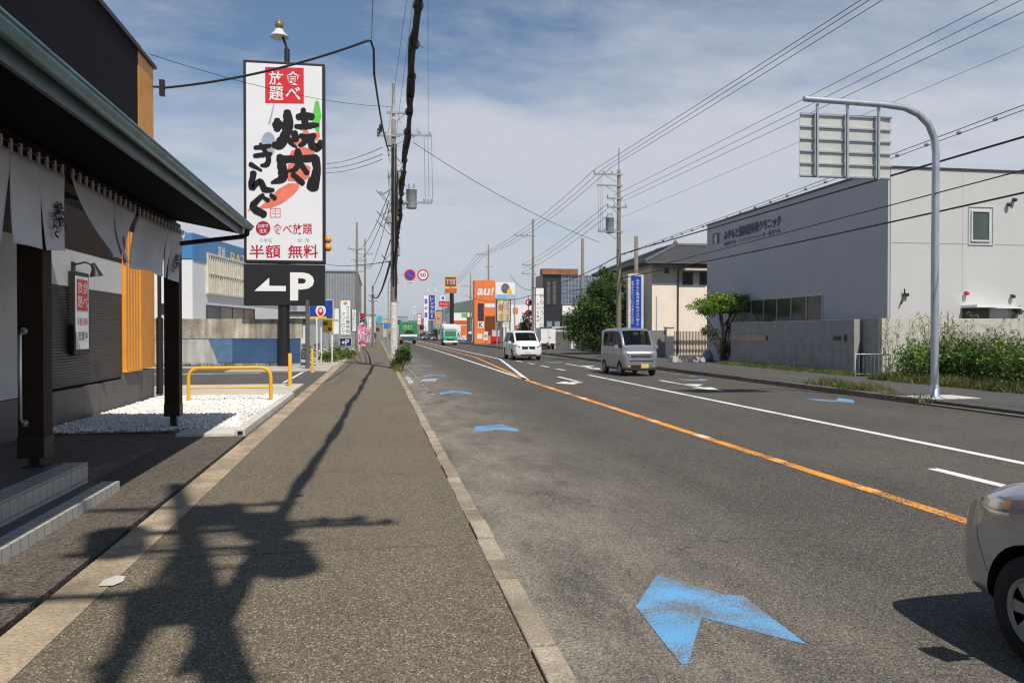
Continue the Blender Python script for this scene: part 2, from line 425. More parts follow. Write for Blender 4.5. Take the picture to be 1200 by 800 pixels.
m_ink = M('brush_ink', (0.009,0.0085,0.010), 0.6, 0, 0.05, spec=0.25)
m_blue = M('sign_blue', (0.012,0.055,0.38), 0.4, 0, 0.08)
m_navy = M('navy_paint', (0.008,0.018,0.095), 0.45, 0, 0.08)
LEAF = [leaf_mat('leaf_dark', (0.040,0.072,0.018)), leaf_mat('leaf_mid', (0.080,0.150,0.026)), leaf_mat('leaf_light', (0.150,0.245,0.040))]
GRASS = [leaf_mat('grass_green', (0.10,0.15,0.03)), leaf_mat('grass_straw', (0.24,0.20,0.08)), leaf_mat('grass_deep', (0.055,0.09,0.02))]
m_bark = M('bark', (0.06,0.043,0.03), 0.9, 0, 0.3, 6, 0.6, 30)

# ------------------------------------------------------------------ ground, road, pavements
b = MB(); b.box(-3000, 3000, -60, 5000, -0.6, -0.03); structure(b, 'ground', M('town_ground', (0.20,0.19,0.17), 0.9, 0, 0.25, 0.05, fine=0.2, fscale=2))
b = MB(); b.box(0.94, 13.15, -30, 900, -0.4, 0.0); structure(b, 'road', m_asph)
m_walk2 = asphalt_mat('pavement_asphalt_smooth', (0.118,0.098,0.071), (0.158,0.132,0.096), (0.54,0.48,0.38), None, 125, 0, True, 0.55)
b = MB(); b.box(-1.72, 0.785, -20, 6.18, -0.4, 0.12); structure(b, 'pavement', m_walk)
b = MB(); b.box(-1.72, 0.785, 6.19, 420, -0.4, 0.122); structure(b, 'pavement', m_walk2)
b = MB(); b.box(0.45, 0.783, 5.2, 6.175, 0.11, 0.1225); structure(b, 'pavement_patch', m_walk2)
# kerb along the pavement, in 60 cm stones with open joints, and the gutter strip behind the pavement
b = MB(); y = -8.0
while y < 160:
    L_ = rng.choice((0.6,0.6,0.6,0.6,0.35,0.45)) if y < 60 else 6.0
    dz = rng.uniform(-0.008, 0.008); jx = rng.uniform(-.008,.008)
    b.box(0.792+jx, 0.938+jx*.6, y+0.010, y+L_-0.010, -0.3, 0.126+dz, rng.choice((0,0,1,2))); y += L_
structure(b, 'kerb', [m_kerb, M('kerb_concrete_pale', (0.37,0.315,0.235), 0.9, 0, 0.34, 3, 0.6, 70, 0.3, 60), M('kerb_concrete_brown', (0.285,0.23,0.16), 0.9, 0, 0.36, 3, 0.6, 70, 0.32, 60)], 0.010)
b = MB(); y = -10
while y < 120:
    b.box(-2.02, -1.724, y+0.004, y+2.0-0.004, -0.3, 0.124+rng.uniform(-.003,.003)); y += 2.0
structure(b, 'gutter', m_gut)
b = MB(); b.box(-2.082, -2.022, -10, 13.3, -0.3, 0.06); structure(b, 'drain_slot', M('slot_dark', (0.03,0.022,0.018), 0.9))
b = MB(); b.box(-40, -2.084, -20, 13.3, -0.3, 0.118); b.box(-40, -2.024, 13.3, 25.7, -0.3, 0.112); structure(b, 'forecourt', m_fore)
b = MB(); b.box(-60, -2.024, 25.7, 34.5, -0.3, 0.114); b.box(-60, -6.2, 34.5, 38.6, -0.3, 0.113)
structure(b, 'parking_lot', m_lot)
b = MB(); b.box(-6.198, -2.026, 34.52, 39.4, -0.3, 0.16); b.box(-60, -6.2, 38.62, 39.4, -0.3, 0.17); b.box(-60, -2.026, 39.42, 400, -0.3, 0.11)
structure(b, 'concrete_apron', m_conc)
# white bay lines in the car park
wl = worn_paint('line_white', (0.78,0.77,0.74), wear=0.35)
b = MB(); b.box(-14, -4.6, 33.3, 33.42, 0.115, 0.121); b.box(-3.05, -2.95, 27.0, 34.0, 0.115, 0.121)
structure(b, 'bay_marking', wl)
# far pavement
b = MB(); b.box(13.32, 18.6, -20, 300, -0.3, 0.12); b.box(18.6, 90, -20, 300, -0.3, 0.10); structure(b, 'far_pavement', m_lot)
b = MB(); y = -10
while y < 160:
    lowered = 12.5 < y < 16.8
    b.box(13.152, 13.318, y+0.005, y+1.2-0.005, -0.3, 0.05 if lowered else 0.145+rng.uniform(-.006,.006)); y += 1.2
structure(b, 'far_kerb', M('far_kerb_stone', (0.17,0.14,0.11), 0.9, 0, 0.35, 1.6, 0.5, 50, 0.2, 30), 0.008)

# road markings
def marking(name, polys, mat, z=0.004):
    b = MB()
    for p in polys: b.prism(p, lambda a, c, h: (a, c, h), 0.001, z)
    return structure(b, name, mat)
def band(pts, wd):
    """polyline -> quads of a painted line of width wd"""
    out_ = []
    for (x0,y0),(x1,y1) in zip(pts, pts[1:]):
        d = Vector((x1-x0, y1-y0)).normalized(); n = Vector((d.y, -d.x))*wd/2
        out_.append([(x0-n.x,y0-n.y),(x1-n.x,y1-n.y),(x1+n.x,y1+n.y),(x0+n.x,y0+n.y)])
    return out_
m_or = worn_paint('line_orange', (0.80,0.31,0.03), wear=0.62, scale=30)
m_bl = worn_paint('arrow_blue', (0.125,0.36,0.63), under=(0.16,0.15,0.14), wear=0.80, scale=95, patch=2.6)
marking('centre_line', band([(5.47,-20),(5.47,28.5),(6.9,56),(7.1,260)], 0.17), m_or)
mk = []
y = 3.4
while y < 28: l_ = rng.uniform(.25,.6); mk += band([(5.47,y),(5.47,y+l_)], 0.172); y += rng.uniform(1.9,2.9)
marking('centre_line_dash', mk, worn_paint('dash_white', (0.74,0.70,0.62), under=(0.80,0.32,0.03), wear=0.95, scale=22), 0.0075)
marking('lane_line', band([(5.50,29.2),(5.72,60),(5.9,260)], 0.15) + band([(5.55,29.2),(8.05,52),(8.3,260)], 0.15), wl)
marking('turn_lane_line', band([(8.62,-20),(8.68,32.0)], 0.16) + sum([band([(8.64-0.02*k,36.0+k*3.6),(8.62-0.02*k,37.8+k*3.6)], 0.15) for k in range(5)], []), wl)
marking('far_lane_line', [], wl) if False else None
marking('verge_line', band([(12.55,30),(12.55,200)], 0.13) + band([(1.55,22),(1.55,200)], 0.11), worn_paint('line_faded', (0.5,0.5,0.48), wear=1.15))
def arrow_turn(cx_, y0, ln=5.0, side=-1):
    """turn arrow for traffic coming towards us: tail far, head near"""
    s = side
    return [[(cx_-0.075,y0+1.3),(cx_+0.075,y0+1.3),(cx_+0.075,y0+ln),(cx_-0.075,y0+ln)],
            [(cx_+0.075*s*-1,y0+1.3),(cx_+s*0.45,y0+0.75),(cx_+s*0.45,y0+0.95+0.5),(cx_+0.075*s,y0+1.75)],
            [(cx_+s*0.45,y0+0.25),(cx_+s*1.0,y0+1.1),(cx_+s*0.45,y0+1.95)]]
def arrow_straight(cx_, y0, ln=5.0):
    return [[(cx_-0.075,y0+1.6),(cx_+0.075,y0+1.6),(cx_+0.075,y0+ln),(cx_-0.075,y0+ln)], [(cx_-0.35,y0+1.6),(cx_,y0),(cx_+0.35,y0+1.6)]]
marking('turn_arrow', arrow_turn(7.15, 26.0, 5.0), wl)
marking('turn_arrow_tail', [[(7.07,6.2),(7.23,6.2),(7.23,9.3),(7.07,9.3)]], wl)
g0 = G(753,443); g1 = G(815,455)
marking('lane_arrow', arrow_straight(10.3, 22.6, 5.4) + [[(10.3,24.6),(10.95,25.6),(10.3,26.0)]], wl)
marking('lane_arrow_far', arrow_straight(10.5, 36.5, 7) + [[(10.5,39),(11.3,40.4),(10.5,41)]], wl)
# blue bicycle chevrons along both kerbs
chev0 = [(770,673),(850,697),(871,698),(945,755),(893,742),(822,723),(806,778),(798,778),(745,711)]
wpts = [G(u, v) for u, v in chev0]
ch = [(p.x, p.y) for p in wpts]
c0 = (sum(p[0] for p in ch)/len(ch), sum(p[1] for p in ch)/len(ch))
# the same stencil repeated down the lane
polys = [ch]
marking('bicycle_arrow', [ch], m_bl)
marking('bicycle_arrow', [[tuple(G(u,v).xy) for u,v in ((553,507),(557,499.5),(588,497),(608,503.5),(607,506.2),(582,503.2))]], m_bl)
for i, yy in enumerate((23.4, 32.8, 42.5, 52)):
    xx = 2.12 + 0.006*yy
    tip = [(xx-0.46,yy-0.75),(xx-0.46,yy-0.05),(xx,yy+0.75),(xx+0.46,yy-0.05),(xx+0.46,yy-0.75),(xx,yy+0.05)]
    marking('bicycle_arrow', [tip], m_bl)
for i, (u, v) in enumerate(((980,469),(815,445),(650,424.5))):
    g = G(u, v); xx, yy = g.x, g.y
    marking('bicycle_arrow', [[(xx-0.5,yy+0.7),(xx-0.5,yy+0.0),(xx,yy-0.8),(xx+0.5,yy+0.0),(xx+0.5,yy+0.7),(xx,yy)]], m_bl)
g = G(505, 445); marking('bicycle_mark', [[(g.x-0.45,g.y-0.7),(g.x+0.1,g.y-0.9),(g.x+0.3,g.y+0.7),(g.x-0.2,g.y+0.9)], [(g.x-0.9,g.y-2.4),(g.x-0.7,g.y-2.4),(g.x-0.7,g.y+2.4),(g.x-0.9,g.y+2.4)]], worn_paint('line_worn', (0.62,0.62,0.6), wear=0.9))
# pale patches and a fleck of paper on the pavement
b = MB(); g = G(133, 680, 0.128)
b.flat([(g.x+dx, g.y+dy) for dx, dy in ((-.06,-.10),(.03,-.11),(.07,-.03),(.05,.09),(-.02,.12),(-.07,.03))], lambda a, c: (a, c, 0.13)); structure(b, 'pavement_stain', M('pale_stain', (0.55,0.53,0.5), 0.9))

# ------------------------------------------------------------------ gravel bed and its kerb
gp = thing('gravel_bed_kerb', 'low grey concrete edging along the white gravel bed', 'kerb', (-2.2, 17, 0))
b = MB()
for k in range(8): b.box(-2.24, -2.09, 13.34+k*0.98, 14.30+k*0.98, -0.2, 0.225)
b.box(-3.15, -2.245, 13.34, 14.05, -0.2, 0.165)
b.build('edging_stone', m_wconc, gp, True, bevel=0.01)
b = MB(); b.box(-2.20, -2.12, 13.325, 13.338, 0.14, 0.19); b.build('drain_hole', m_black, gp, True)
b = MB(); b.box(-5.45, -2.245, 14.06, 21.2, 0.05, 0.135)
tag(b.build('gravel_base', M('gravel_base', (0.42,0.41,0.39), 0.9, 0, 0.3, 12)), kind='structure')
b = MB()
for i in range(17000):
    x = rng.uniform(-5.6, -2.26); y = rng.uniform(13.9 if x < -3.2 else 14.07, 21.3)
    if x < -5.4 and y < 21.4: continue
    s = rng.uniform(0.018, 0.042); z = 0.14 + rng.uniform(0, 0.03); a = rng.uniform(0, PI)
    c, sn = math.cos(a)*s, math.sin(a)*s; e = rng.uniform(0.6, 1.1)
    b.add([(x+c,y+sn,z),(x-sn*e,y+c*e,z),(x-c,y-sn,z),(x+sn*e,y-c*e,z),(x+rng.uniform(-.3,.3)*s,y,z+s*rng.uniform(.4,.9))], [(0,1,4),(1,2,4),(2,3,4),(3,0,4)], i % 3)
tag(b.build('white_gravel', [M('gravel_white', (0.78,0.76,0.73), 0.8), M('gravel_grey', (0.58,0.57,0.55), 0.8), M('gravel_cream', (0.74,0.69,0.62), 0.8)], recalc=True), 'white stone gravel spread beside the eatery wall', kind='stuff')
b = MB(); b.box(-5.0, -2.245, 20.6, 25.65, 0.0, 0.168); b.box(-6.5, -5.01, 21.6, 25.65, 0.0, 0.164); structure(b, 'concrete_pad', M('pad_concrete', (0.50,0.45,0.37), 0.9, 0, 0.14, 0.7, 0.2, 50, 0.1, 30), 0.01)

# ------------------------------------------------------------------ the grilled-meat restaurant
WX = -5.55
rest = thing('restaurant', 'dark low restaurant with orange slatted corner and long metal eaves', 'restaurant', (-6, 10, 0.1))
m_dark = wave_mat('dark_siding', (0.045,0.040,0.040), 6.0, 'Z', 0.55, 0.55, 0, 0.5)
m_tower = wave_mat('dark_cladding', (0.012,0.0115,0.0135), 2.6, 'Y', 0.65, 0.75, 0.0, 0.5); m_tower.node_tree.nodes['Principled BSDF'].inputs['Specular IOR Level'].default_value = 0.12
m_plas = M('grey_plaster', (0.62,0.61,0.58), 0.9, 0, 0.06, 3, 0.25, 60)
m_orange = M('orange_cladding', (0.74,0.305,0.045), 0.5, 0, 0.08, 2, fine=0.06, fscale=14)
m_wood = M('dark_stained_wood', (0.026,0.014,0.009), 0.6, 0, 0.3, 3, 0.3, 40, stretch=(12,12,1), spec=0.2)
YA, YS, YB, YE = 14.6, 18.9, 20.05, 21.5      # plaster ends / slats start / solid panel starts / building ends
b = MB(); b.box(-16, WX-0.02, -8, 20.2, 4.1, 8.45); b.build('tower_wall', m_tower, rest, True)
b = MB(); b.box(-16.05, WX+0.05, -8.05, 20.25, 8.452, 8.56); b.box(-16.05, WX+0.05, 20.252, YE+.1, 8.452, 8.54); b.build('parapet_cap', m_black, rest, True)
b = MB(); b.box(-16, WX-0.01, -8, YA, 0.75, 3.3); b.box(-16, WX-0.01, YA, YS-.02, 2.62, 3.3); b.build('plaster_wall', m_plas, rest, True)
b = MB(); b.box(-16, WX-0.006, -8, YS-.02, 3.302, 4.1); b.build('upper_wall', m_wood, rest, True)
b = MB(); b.box(-16, WX-0.012, YA+.002, YS-.02, 0.78, 2.618); b.build('siding_wall', m_dark, rest, True)
b = MB(); b.box(-16, WX+0.05, -8, YS-.1, 0.05, 0.74); b.box(-16, WX+0.04, YS-.08, YB-.02, 0.05, 0.86); b.box(-16, WX+0.0, YB-.018, YE-.08, 0.05, 0.86)
b.build('stone_base', tile_mat('base_tile', (0.13,0.12,0.115), (0.07,0.07,0.07), 0.9, 0.8, 0.6), rest, True)
b = MB(); b.box(-16, WX-0.01, 20.202, YE, 4.1, 8.45); b.box(-16, WX-0.01, YB+.002, YE, 0.9, 4.098); b.box(-16, WX-0.05, YS, YB, 0.9, 4.1); b.box(WX-0.05, WX+0.09, YB-.08, YB+.04, 0.88, 4.1); b.box(WX-0.05, WX+0.10, YS-.02, YB-.08, 0.88, 0.93)
b.build('orange_wall', m_orange, rest, True)
for k in range(5):
    b = MB(); y0 = YS+.02+k*0.212; b.box(WX-0.048, WX+0.07, y0, y0+0.115, 0.932, 4.05); b.build('slat', m_orange, rest, True)
b = MB(); b.box(WX-0.05, WX-0.046, YS, YB-.08, 0.94, 4.05); b.build('slat_backing', m_black, rest, True)
# eaves: sloping roof, soffit, fascia, gutter, downpipe
EX, EY = -2.20, 14.15
ez = 3.58
m_gutter = M('weathered_metal', (0.16,0.285,0.33), 0.35, 0.35, 0.3, 1.2, fine=0.12, fscale=8)
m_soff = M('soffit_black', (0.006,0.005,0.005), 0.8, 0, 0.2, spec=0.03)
b = MB()
b.add([(EX-0.02,-8,ez+0.07),(EX-0.02,EY,ez+0.07),(WX-0.02,EY,ez+0.75),(WX-0.02,-8,ez+0.75),(EX-0.02,-8,ez+0.03),(EX-0.02,EY,ez+0.03),(WX-0.02,EY,ez+0.7),(WX-0.02,-8,ez+0.7)], [(0,1,2,3),(7,6,5,4),(0,4,5,1),(1,5,6,2),(2,6,7,3),(3,7,4,0)])
rf = b.build('roof', m_gutter, rest, True)
b = MB(); n_ = 9; rg = 0.075
prof = [(0.055+rg*math.cos(PI*k/8), -0.0-rg*math.sin(PI*k/8)) for k in range(9)] + [(0.055-(rg-.008)*math.cos(PI*k/8), -0.0-(rg-.008)*math.sin(PI*k/8)) for k in range(9)]
n_ = len(prof); vs = [(EX+px_, yy, ez+pz_) for yy in (-8, EY+0.06) for px_, pz_ in prof]
b.add(vs, [(i, (i+1)%n_, n_+(i+1)%n_, n_+i) for i in range(n_)], 0, True); b.add(vs, [tuple(range(n_)), tuple(range(n_, 2*n_))])
b.tube([(EX+.132,-8,ez+.004),(EX+.132,EY+.06,ez+.004)], .012, 8)
b.build('gutter', m_gutter, rf, True)
b = MB(); b.box(EX-0.06, EX-0.022, -8, EY, ez-0.165, ez+0.025); b.build('fascia', M('fascia_metal', (0.10,0.135,0.145), 0.45, 0.3, 0.2), rf, True)
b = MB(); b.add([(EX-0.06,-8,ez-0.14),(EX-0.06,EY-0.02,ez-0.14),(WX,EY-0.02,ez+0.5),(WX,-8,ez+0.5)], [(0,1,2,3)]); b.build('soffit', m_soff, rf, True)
b = MB(); b.tube([(EX+0.06,EY-0.10,ez-0.06),(EX+0.05,EY-0.10,ez-0.15),(EX-0.02,EY-0.10,ez-0.19),(-3.36,14.30,3.27)], 0.04, 8); b.build('downpipe', m_black, rf, True)
b = MB(); b.tube([(WX+0.08,YE+.12,4.0),(WX+0.08,YE+.12,2.1),(WX+0.08,YE+.12,2.08)], 0.05, 8); b.tube([(WX+0.08,YE+.12,2.15),(WX+0.08,YE+.12,0.2)], 0.085, 8); b.build('downpipe', m_black, rest, True)
# porch beam above the curtains and the two posts
PX = -3.41
b = MB(); b.box(PX-0.12, PX+0.10, -8, 14.47, 3.40, 3.62); b.box(PX-0.05, PX+0.05, -8, 14.40, 3.622, 3.80); b.build('porch_beam', m_wood, rest, True)
def post(yc, zb, zt, foot):
    pb = MB(); pb.box(PX-0.125, PX+0.115, yc-0.115, yc+0.115, zb+foot, 3.398); p = pb.build('post', m_wood, rest, True, bevel=0.006)
    q = MB(); q.box(PX-0.05, PX+0.05, yc-0.05, yc+0.05, zb, zb+foot-0.002); q.box(PX-0.1, PX+0.1, yc-0.1, yc+0.1, zb-0.002, zb+0.012); q.build('post_foot', m_black, p, True)
    q = MB(); q.box(PX-0.131, PX+0.121, yc-0.121, yc+0.121, zb+foot-0.004, zb+foot+0.20); q.build('post_shoe', M('shoe_metal', (0.03,0.026,0.024), 0.45, 0.4), p, True)
    return p
p1 = post(8.78, 0.42, 3.4, 0.10); p2 = post(14.36, 0.14, 3.4, 0.22)
m_ss = M('brushed_steel', (0.55,0.55,0.56), 0.3, 0.9, 0.05)
b = MB(); hx, hy = PX-0.055, 8.62; b.tube([(hx,8.665,1.79),(hx,hy-0.02,1.79),(hx,hy-0.06,1.74),(hx,hy-0.06,0.92),(hx,hy-0.02,0.87),(hx,8.665,0.87)], 0.017, 8)
b.lathe([(0.035,0),(0.035,0.012)], (hx,8.652,1.79), 12, 'y'); b.lathe([(0.035,0),(0.035,0.012)], (hx,8.652,0.87), 12, 'y')
b.build('grab_handle', m_ss, rest, True)
# porch platform and step, white-tiled edges
m_tile = tile_mat('step_tile', (0.44,0.42,0.38), (0.20,0.19,0.18), 0.15, 0.15, 0.5, 0.05)
m_tilet = tile_mat('step_tile_tread', (0.50,0.47,0.42), (0.22,0.21,0.2), 0.15, 0.15, 0.5, 0.05, 'XY')
m_porch = tile_mat('porch_tile', (0.10,0.095,0.09), (0.05,0.05,0.05), 0.3, 0.3, 0.6, 0.03, 'XY')
b = MB(); b.box(WX+0.06, -3.20, -8, 8.95, 0.0, 0.417); b.build('porch_floor', m_porch, rest, True)
b = MB(); b.box(-3.198, -2.98, -8, 8.95, 0.0, 0.42); b.build('platform_edge', m_tile, rest, True)
b = MB(); b.box(-2.976, -2.83, -8, 8.88, 0.0, 0.214); b.build('step_fill', m_porch, rest, True)
b = MB(); b.box(-2.828, -2.66, -8, 8.92, 0.0, 0.218); b.build('step', m_tilet, rest, True)
b = MB(); b.add([(-5.4,9.0,0.30),(-3.1,9.0,0.30),(-3.1,12.6,0.125),(-5.4,12.6,0.125),(-5.4,9.0,0.0),(-3.1,9.0,0.0)], [(0,1,2,3),(0,4,5,1),(1,5,2),(0,3,4)]); b.build('ramp', m_fore, rest, True)
# wall box where the service cable lands
b = MB(); c = AX(186, 88, WX); b.box(WX, WX+0.28, 21.4, 21.46, 7.95, 7.99); b.box(WX+0.16, WX+0.28, 21.37, 21.49, 7.75, 8.15); b.build('cable_bracket', m_black, rest, True)

# wall lamp and the small lit-style sign on the siding
lp = thing('wall_lamp', 'black spot lamp over the framed wall sign', 'lamp', (WX, 15.95, 2.98))
b = MB(); b.box(-0.01, 0.03, -0.06, 0.06, -0.1, 0.1); b.build('bracket', m_black, lp)
b = MB(); b.tube([(0.03,0,0.05),(0.22,0,0.10),(0.34,0,0.04)], 0.018); b.build('arm', m_black, lp)
b = MB(); b.tube([(0.34,0,0.08),(0.38,0.02,-0.02),(0.40,0.03,-0.16)], [0.04,0.06,0.12], 12); b.build('lamp_shade', m_black, lp)
ws = thing('wall_sign', 'framed white sign with red square on the dark siding', 'sign', (WX+0.02, 16.4, 1.2))
SY0, SY1 = 15.72, 16.50
b = MB(); b.box(WX+0.0, WX+0.10, SY0, SY1, 1.36, 2.90); fr = b.build('sign_frame', m_black, ws, True, bevel=0.01)
b = MB(); b.box(WX+0.101, WX+0.107, SY0+0.07, SY1-0.06, 1.46, 2.82); b.build('sign_panel', m_white, ws, True)
fn = frame((WX+0.112, SY0+0.08, 1.44), (0,.60,0), (0,0,.93)); fn2 = frame((WX+0.116, SY0+0.08, 1.44), (0,.60,0), (0,0,.93))
b = MB(); b.flat([(0.04,0.80),(0.98,0.80),(0.98,1.42),(0.04,1.42)], fn, 0); b.build('red_square', m_red, ws, True); b = MB()
put_text(b, '食', fn2, 0.54, 1.14, 0.94, 1.38, 1); put_text(b, 'べ', fn2, 0.54, 0.86, 0.94, 1.08, 1); put_text(b, '放', fn2, 0.10, 1.14, 0.5, 1.38, 1); put_text(b, '題', fn2, 0.10, 0.86, 0.5, 1.08, 1)
put_text(b, '半額', fn, 0.06, 0.50, 0.50, 0.66, 2); put_text(b, '無料', fn, 0.58, 0.50, 1.02, 0.66, 2)
put_text(b, '営業中', fn, 0.15, 0.2, 0.95, 0.38, 3)
b.build('lettering', [m_red, m_white, m_wine, m_ink], ws, True)

# noren curtains
m_cloth = M('noren_cloth', (0.62,0.63,0.68), 0.9, 0, 0.05, 3, 0.2, 120)
def noren(label, c4, flaps, logo_at, seed, billow):
    """c4: the hanging corners (top start, top end, bottom end, bottom start) as u,v read on the plane X = NX; flaps: list of (s0,s1)"""
    NX = PX+0.13
    tl, tr, br, bl = [AX(u, v, NX) for u, v in c4]
    root = thing('noren_curtain', label, 'curtain', (NX, (tl.y+tr.y)/2, tl.z), group='noren curtains under the eaves')
    def pt(s, t, off=0.0, fl=0):
        p = (tl*(1-s)+tr*s)*(1-t) + (bl*(1-s)+br*s)*t
        wv = math.sin(s*9.0+seed)*0.045 + math.sin(s*21+seed*2)*0.018
        return Vector((NX + t*(wv + billow*t) + off + 0.02*fl*t, p.y, p.z + 0.012*math.sin(s*14+seed)*t))
    b = MB(); topt = 0.24
    for fi, (s0, s1) in enumerate(flaps):
        nx_, nt_ = 14, 12
        gap = 0.012
        vs = []
        for j in range(nt_+1):
            t = j/nt_
            g = gap*max(0, (t-topt))*3.0
            for i in range(nx_+1):
                s = (s0+g*(s0 > 0.01)) + ((s1-g*(s1 < 0.99))-(s0+g*(s0 > 0.01)))*i/nx_
                vs.append(pt(s, t, 0, fi % 2))
        k = nx_+1
        b.add(vs, [(j*k+i, j*k+i+1, (j+1)*k+i+1, (j+1)*k+i) for j in range(nt_) for i in range(nx_)], 0, True)
    cl = b.build('cloth', m_cloth, root, True)
    sm = cl.modifiers.new('thickness', 'SOLIDIFY'); sm.thickness = 0.004; sm.offset = 0
    ln = (tr-tl).length; nl = max(4, int(ln/0.2))
    for i in range(nl+1):
        b = MB(); p = tl + (tr-tl)*(i+0.25)/(nl+0.5); b.box(p.x-0.02, p.x+0.006, p.y-0.018, p.y+0.018, p.z-0.01, p.z+0.10)
        b.build('loop', m_cloth, root, True)
    b = MB(); d = (tr-tl).normalized(); b.tube([tl-d*0.05+Vector((-.012,0,.075)), tr+d*0.05+Vector((-.012,0,.075))], 0.014, 8); b.build('rod', m_black, root, True)
    if logo_at:
        s0, s1, t0, t1 = logo_at; b = MB()
        for i, st in enumerate(LOGO):
            v2, f2 = stroke(st, 3)
            b.add([pt(s0+(s1-s0)*(x/480), t0+(t1-t0)*((y-90)/670), 0.008+0.0005*i, len(flaps)-1) for x, y in v2], f2, 0)
        for x0, y0, x1, y1 in ((330,640,390,648),(330,692,390,700),(330,648,338,692),(382,648,390,692),(356,648,364,692)):
            b.add([pt(s0+(s1-s0)*(x/480), t0+(t1-t0)*((y-90)/670), 0.009, len(flaps)-1) for x, y in ((x0,y0),(x1,y0),(x1,y1),(x0,y1))], [(0,1,2,3)], 1)
        b.build('brush_lettering', [m_ink, m_red], root, True)
    return root
noren('broad grey cloth curtain with brush lettering, beside the post with the steel grab handle', [(-75,134),(76,205),(74,296),(-80,271)], [(0,0.50),(0.50,0.745),(0.745,1)], (0.79,0.955,0.38,0.86), 0.6, 0.03)
noren('wind-twisted grey cloth curtain narrowing towards its hem', [(84,208),(160,249),(128,311),(106,296)], [(0,0.62),(0.62,1)], (0.70,0.97,0.50,0.80), 2.1, 0.22)
noren('slanting grey cloth curtain blown sideways at the eaves end', [(163,251),(217,277),(200,330),(142,312)], [(0,0.60),(0.60,0.78),(0.78,1)], (0.80,0.98,0.42,0.86), 4.0, 0.12)

# ------------------------------------------------------------------ yellow barrier and bollards
br = thing('hoop_barrier', 'yellow tubular hoop barrier on the white gravel bed', 'barrier', (-3.4, G(270,470,.15).y, 0.14))
a, c = G(223, 470, 0.15), G(316.5, 470, 0.15)
bx0, bx1 = a.x+3.4, c.x+3.4
b = MB(); r_ = 0.22; H = 0.80
pts = [(bx0,0,-0.05),(bx0,0,H-r_)] + [(bx0+r_-r_*math.cos(t*PI/8), 0, H-r_+r_*math.sin(t*PI/8)) for t in (1,2,3,4)] + [(bx1-r_+r_*math.sin(t*PI/8), 0, H-r_+r_*math.cos(t*PI/8)) for t in (0,1,2,3,4)] + [(bx1,0,-0.05)]
b.tube(pts, 0.042, 12); b.build('hoop', m_yel, br)
b = MB(); b.tube([(bx0,0,0.33),(bx1,0,0.33)], 0.021, 8); b.build('rail', m_yel, br)
for u, v, h, lb in ((340,454,1.03,'yellow steel bollard beside the concrete pad'), (366,436,0.97,'yellow steel bollard in front of the parked bicycles')):
    g = G(u, v, 0.12); o = thing('bollard', lb, 'bollard', g)
    b = MB(); b.lathe([(0.057,-0.1),(0.057,h-0.03),(0.045,h-0.008),(0.0,h)], seg=14); b.build('post', m_yel, o)
    b = MB(); b.lathe([(0.11,0.0),(0.11,0.012),(0.06,0.013)], seg=14); b.build('base_plate', m_yel, o)
    b = MB(); b.lathe([(0.0578,h-0.22),(0.0578,h-0.12)], seg=14); b.build('reflector_band', M('band_amber', (0.75,0.5,0.08), 0.3), o)

# ------------------------------------------------------------------ the tall pole sign
d_s = 38.7
pl = G(333, 429, 0.15)
SYv = pl.y
sg = thing('pylon_sign', 'tall white pole sign with black brush lettering over a black parking panel', 'pole sign', (pl.x, pl.y, 0.15))
A0 = AY(285, 70, SYv-0.3); A1 = AY(380, 311, SYv-0.3); B0 = AY(284, 309, SYv-0.3); B1 = AY(380, 358, SYv-0.3)
X0, X1 = A0.x, AY(381, 200, SYv-0.3).x; ZT, ZM, ZB = A0.z, B0.z, B1.z
b = MB(); b.lathe([(0.27,-0.2),(0.27,ZT-1.0)], (pl.x, pl.y, 0), 20); b.build('pole', m_black, sg, True)
b = MB(); b.box(X0, X1, SYv-0.30, SYv+0.30, ZM+0.06, ZT); bx1_ = b.build('sign_box', m_black, sg, True, bevel=0.02)
b = MB(); b.box(X0-0.02, X1-0.03, SYv-0.31, SYv+0.29, ZB, ZM); b.build('parking_panel', m_black, sg, True, bevel=0.02)
b = MB(); b.box(X0+0.13, X1-0.13, SYv-0.306, SYv-0.301, ZM+0.19, ZT-0.13); b.build('sign_face', M('sign_face_white', (0.74,0.735,0.74), 0.35, 0, 0.04, 0.4), sg, True)
# field in photo-crop pixels: u 285..381, v 70..311
W_ = X1-X0; Hs = ZT-ZM
def sfn(dy): return lambda u, v: Vector((X0+(u-285)/96*W_, SYv-0.306-dy, ZT-(v-70.0-(u-285)*0.03)/240.0*Hs))
lg = lambda x, y: (285+x/5.0, 105+y/5.0)
m_pink = M('sign_salmon', (0.75,0.17,0.12), 0.5, 0, 0.2, 1.5); m_green = M('sign_green', (0.10,0.50,0.06), 0.5, 0, 0.2, 1.2); m_lad = M('sign_ladle', (0.30,0.38,0.48), 0.5, 0, 0.2, 1.2)
b = MB(); f1 = sfn(0.004)
def lpoly(pts, mi, dy): b.flat([lg(*p) for p in pts], sfn(dy), mi)
lpoly([(20,712),(30,700),(95,690),(150,640),(205,585),(262,552),(318,552),(330,575),(290,622),(225,672),(160,698),(90,704),(40,716)], 2, 0.004)
lpoly([(270,385),(278,362),(310,345),(345,335),(392,345),(420,372),(416,396),(360,400)], 2, 0.004)
lpoly([(258,440),(330,420),(395,455),(388,520),(330,545),(258,538)], 2, 0.0045)
lpoly([(345,238),(378,232),(386,255),(350,262)], 2, 0.004); lpoly([(408,255),(446,240),(450,272),(432,300),(408,290)], 2, 0.005); lpoly([(290,330),(300,300),(345,290),(330,335)], 2, 0.005)
lpoly([(422,66),(434,56),(446,72),(452,110),(460,150),(450,190),(446,240),(428,245),(408,200),(400,165),(410,130),(416,95)], 3, 0.004)
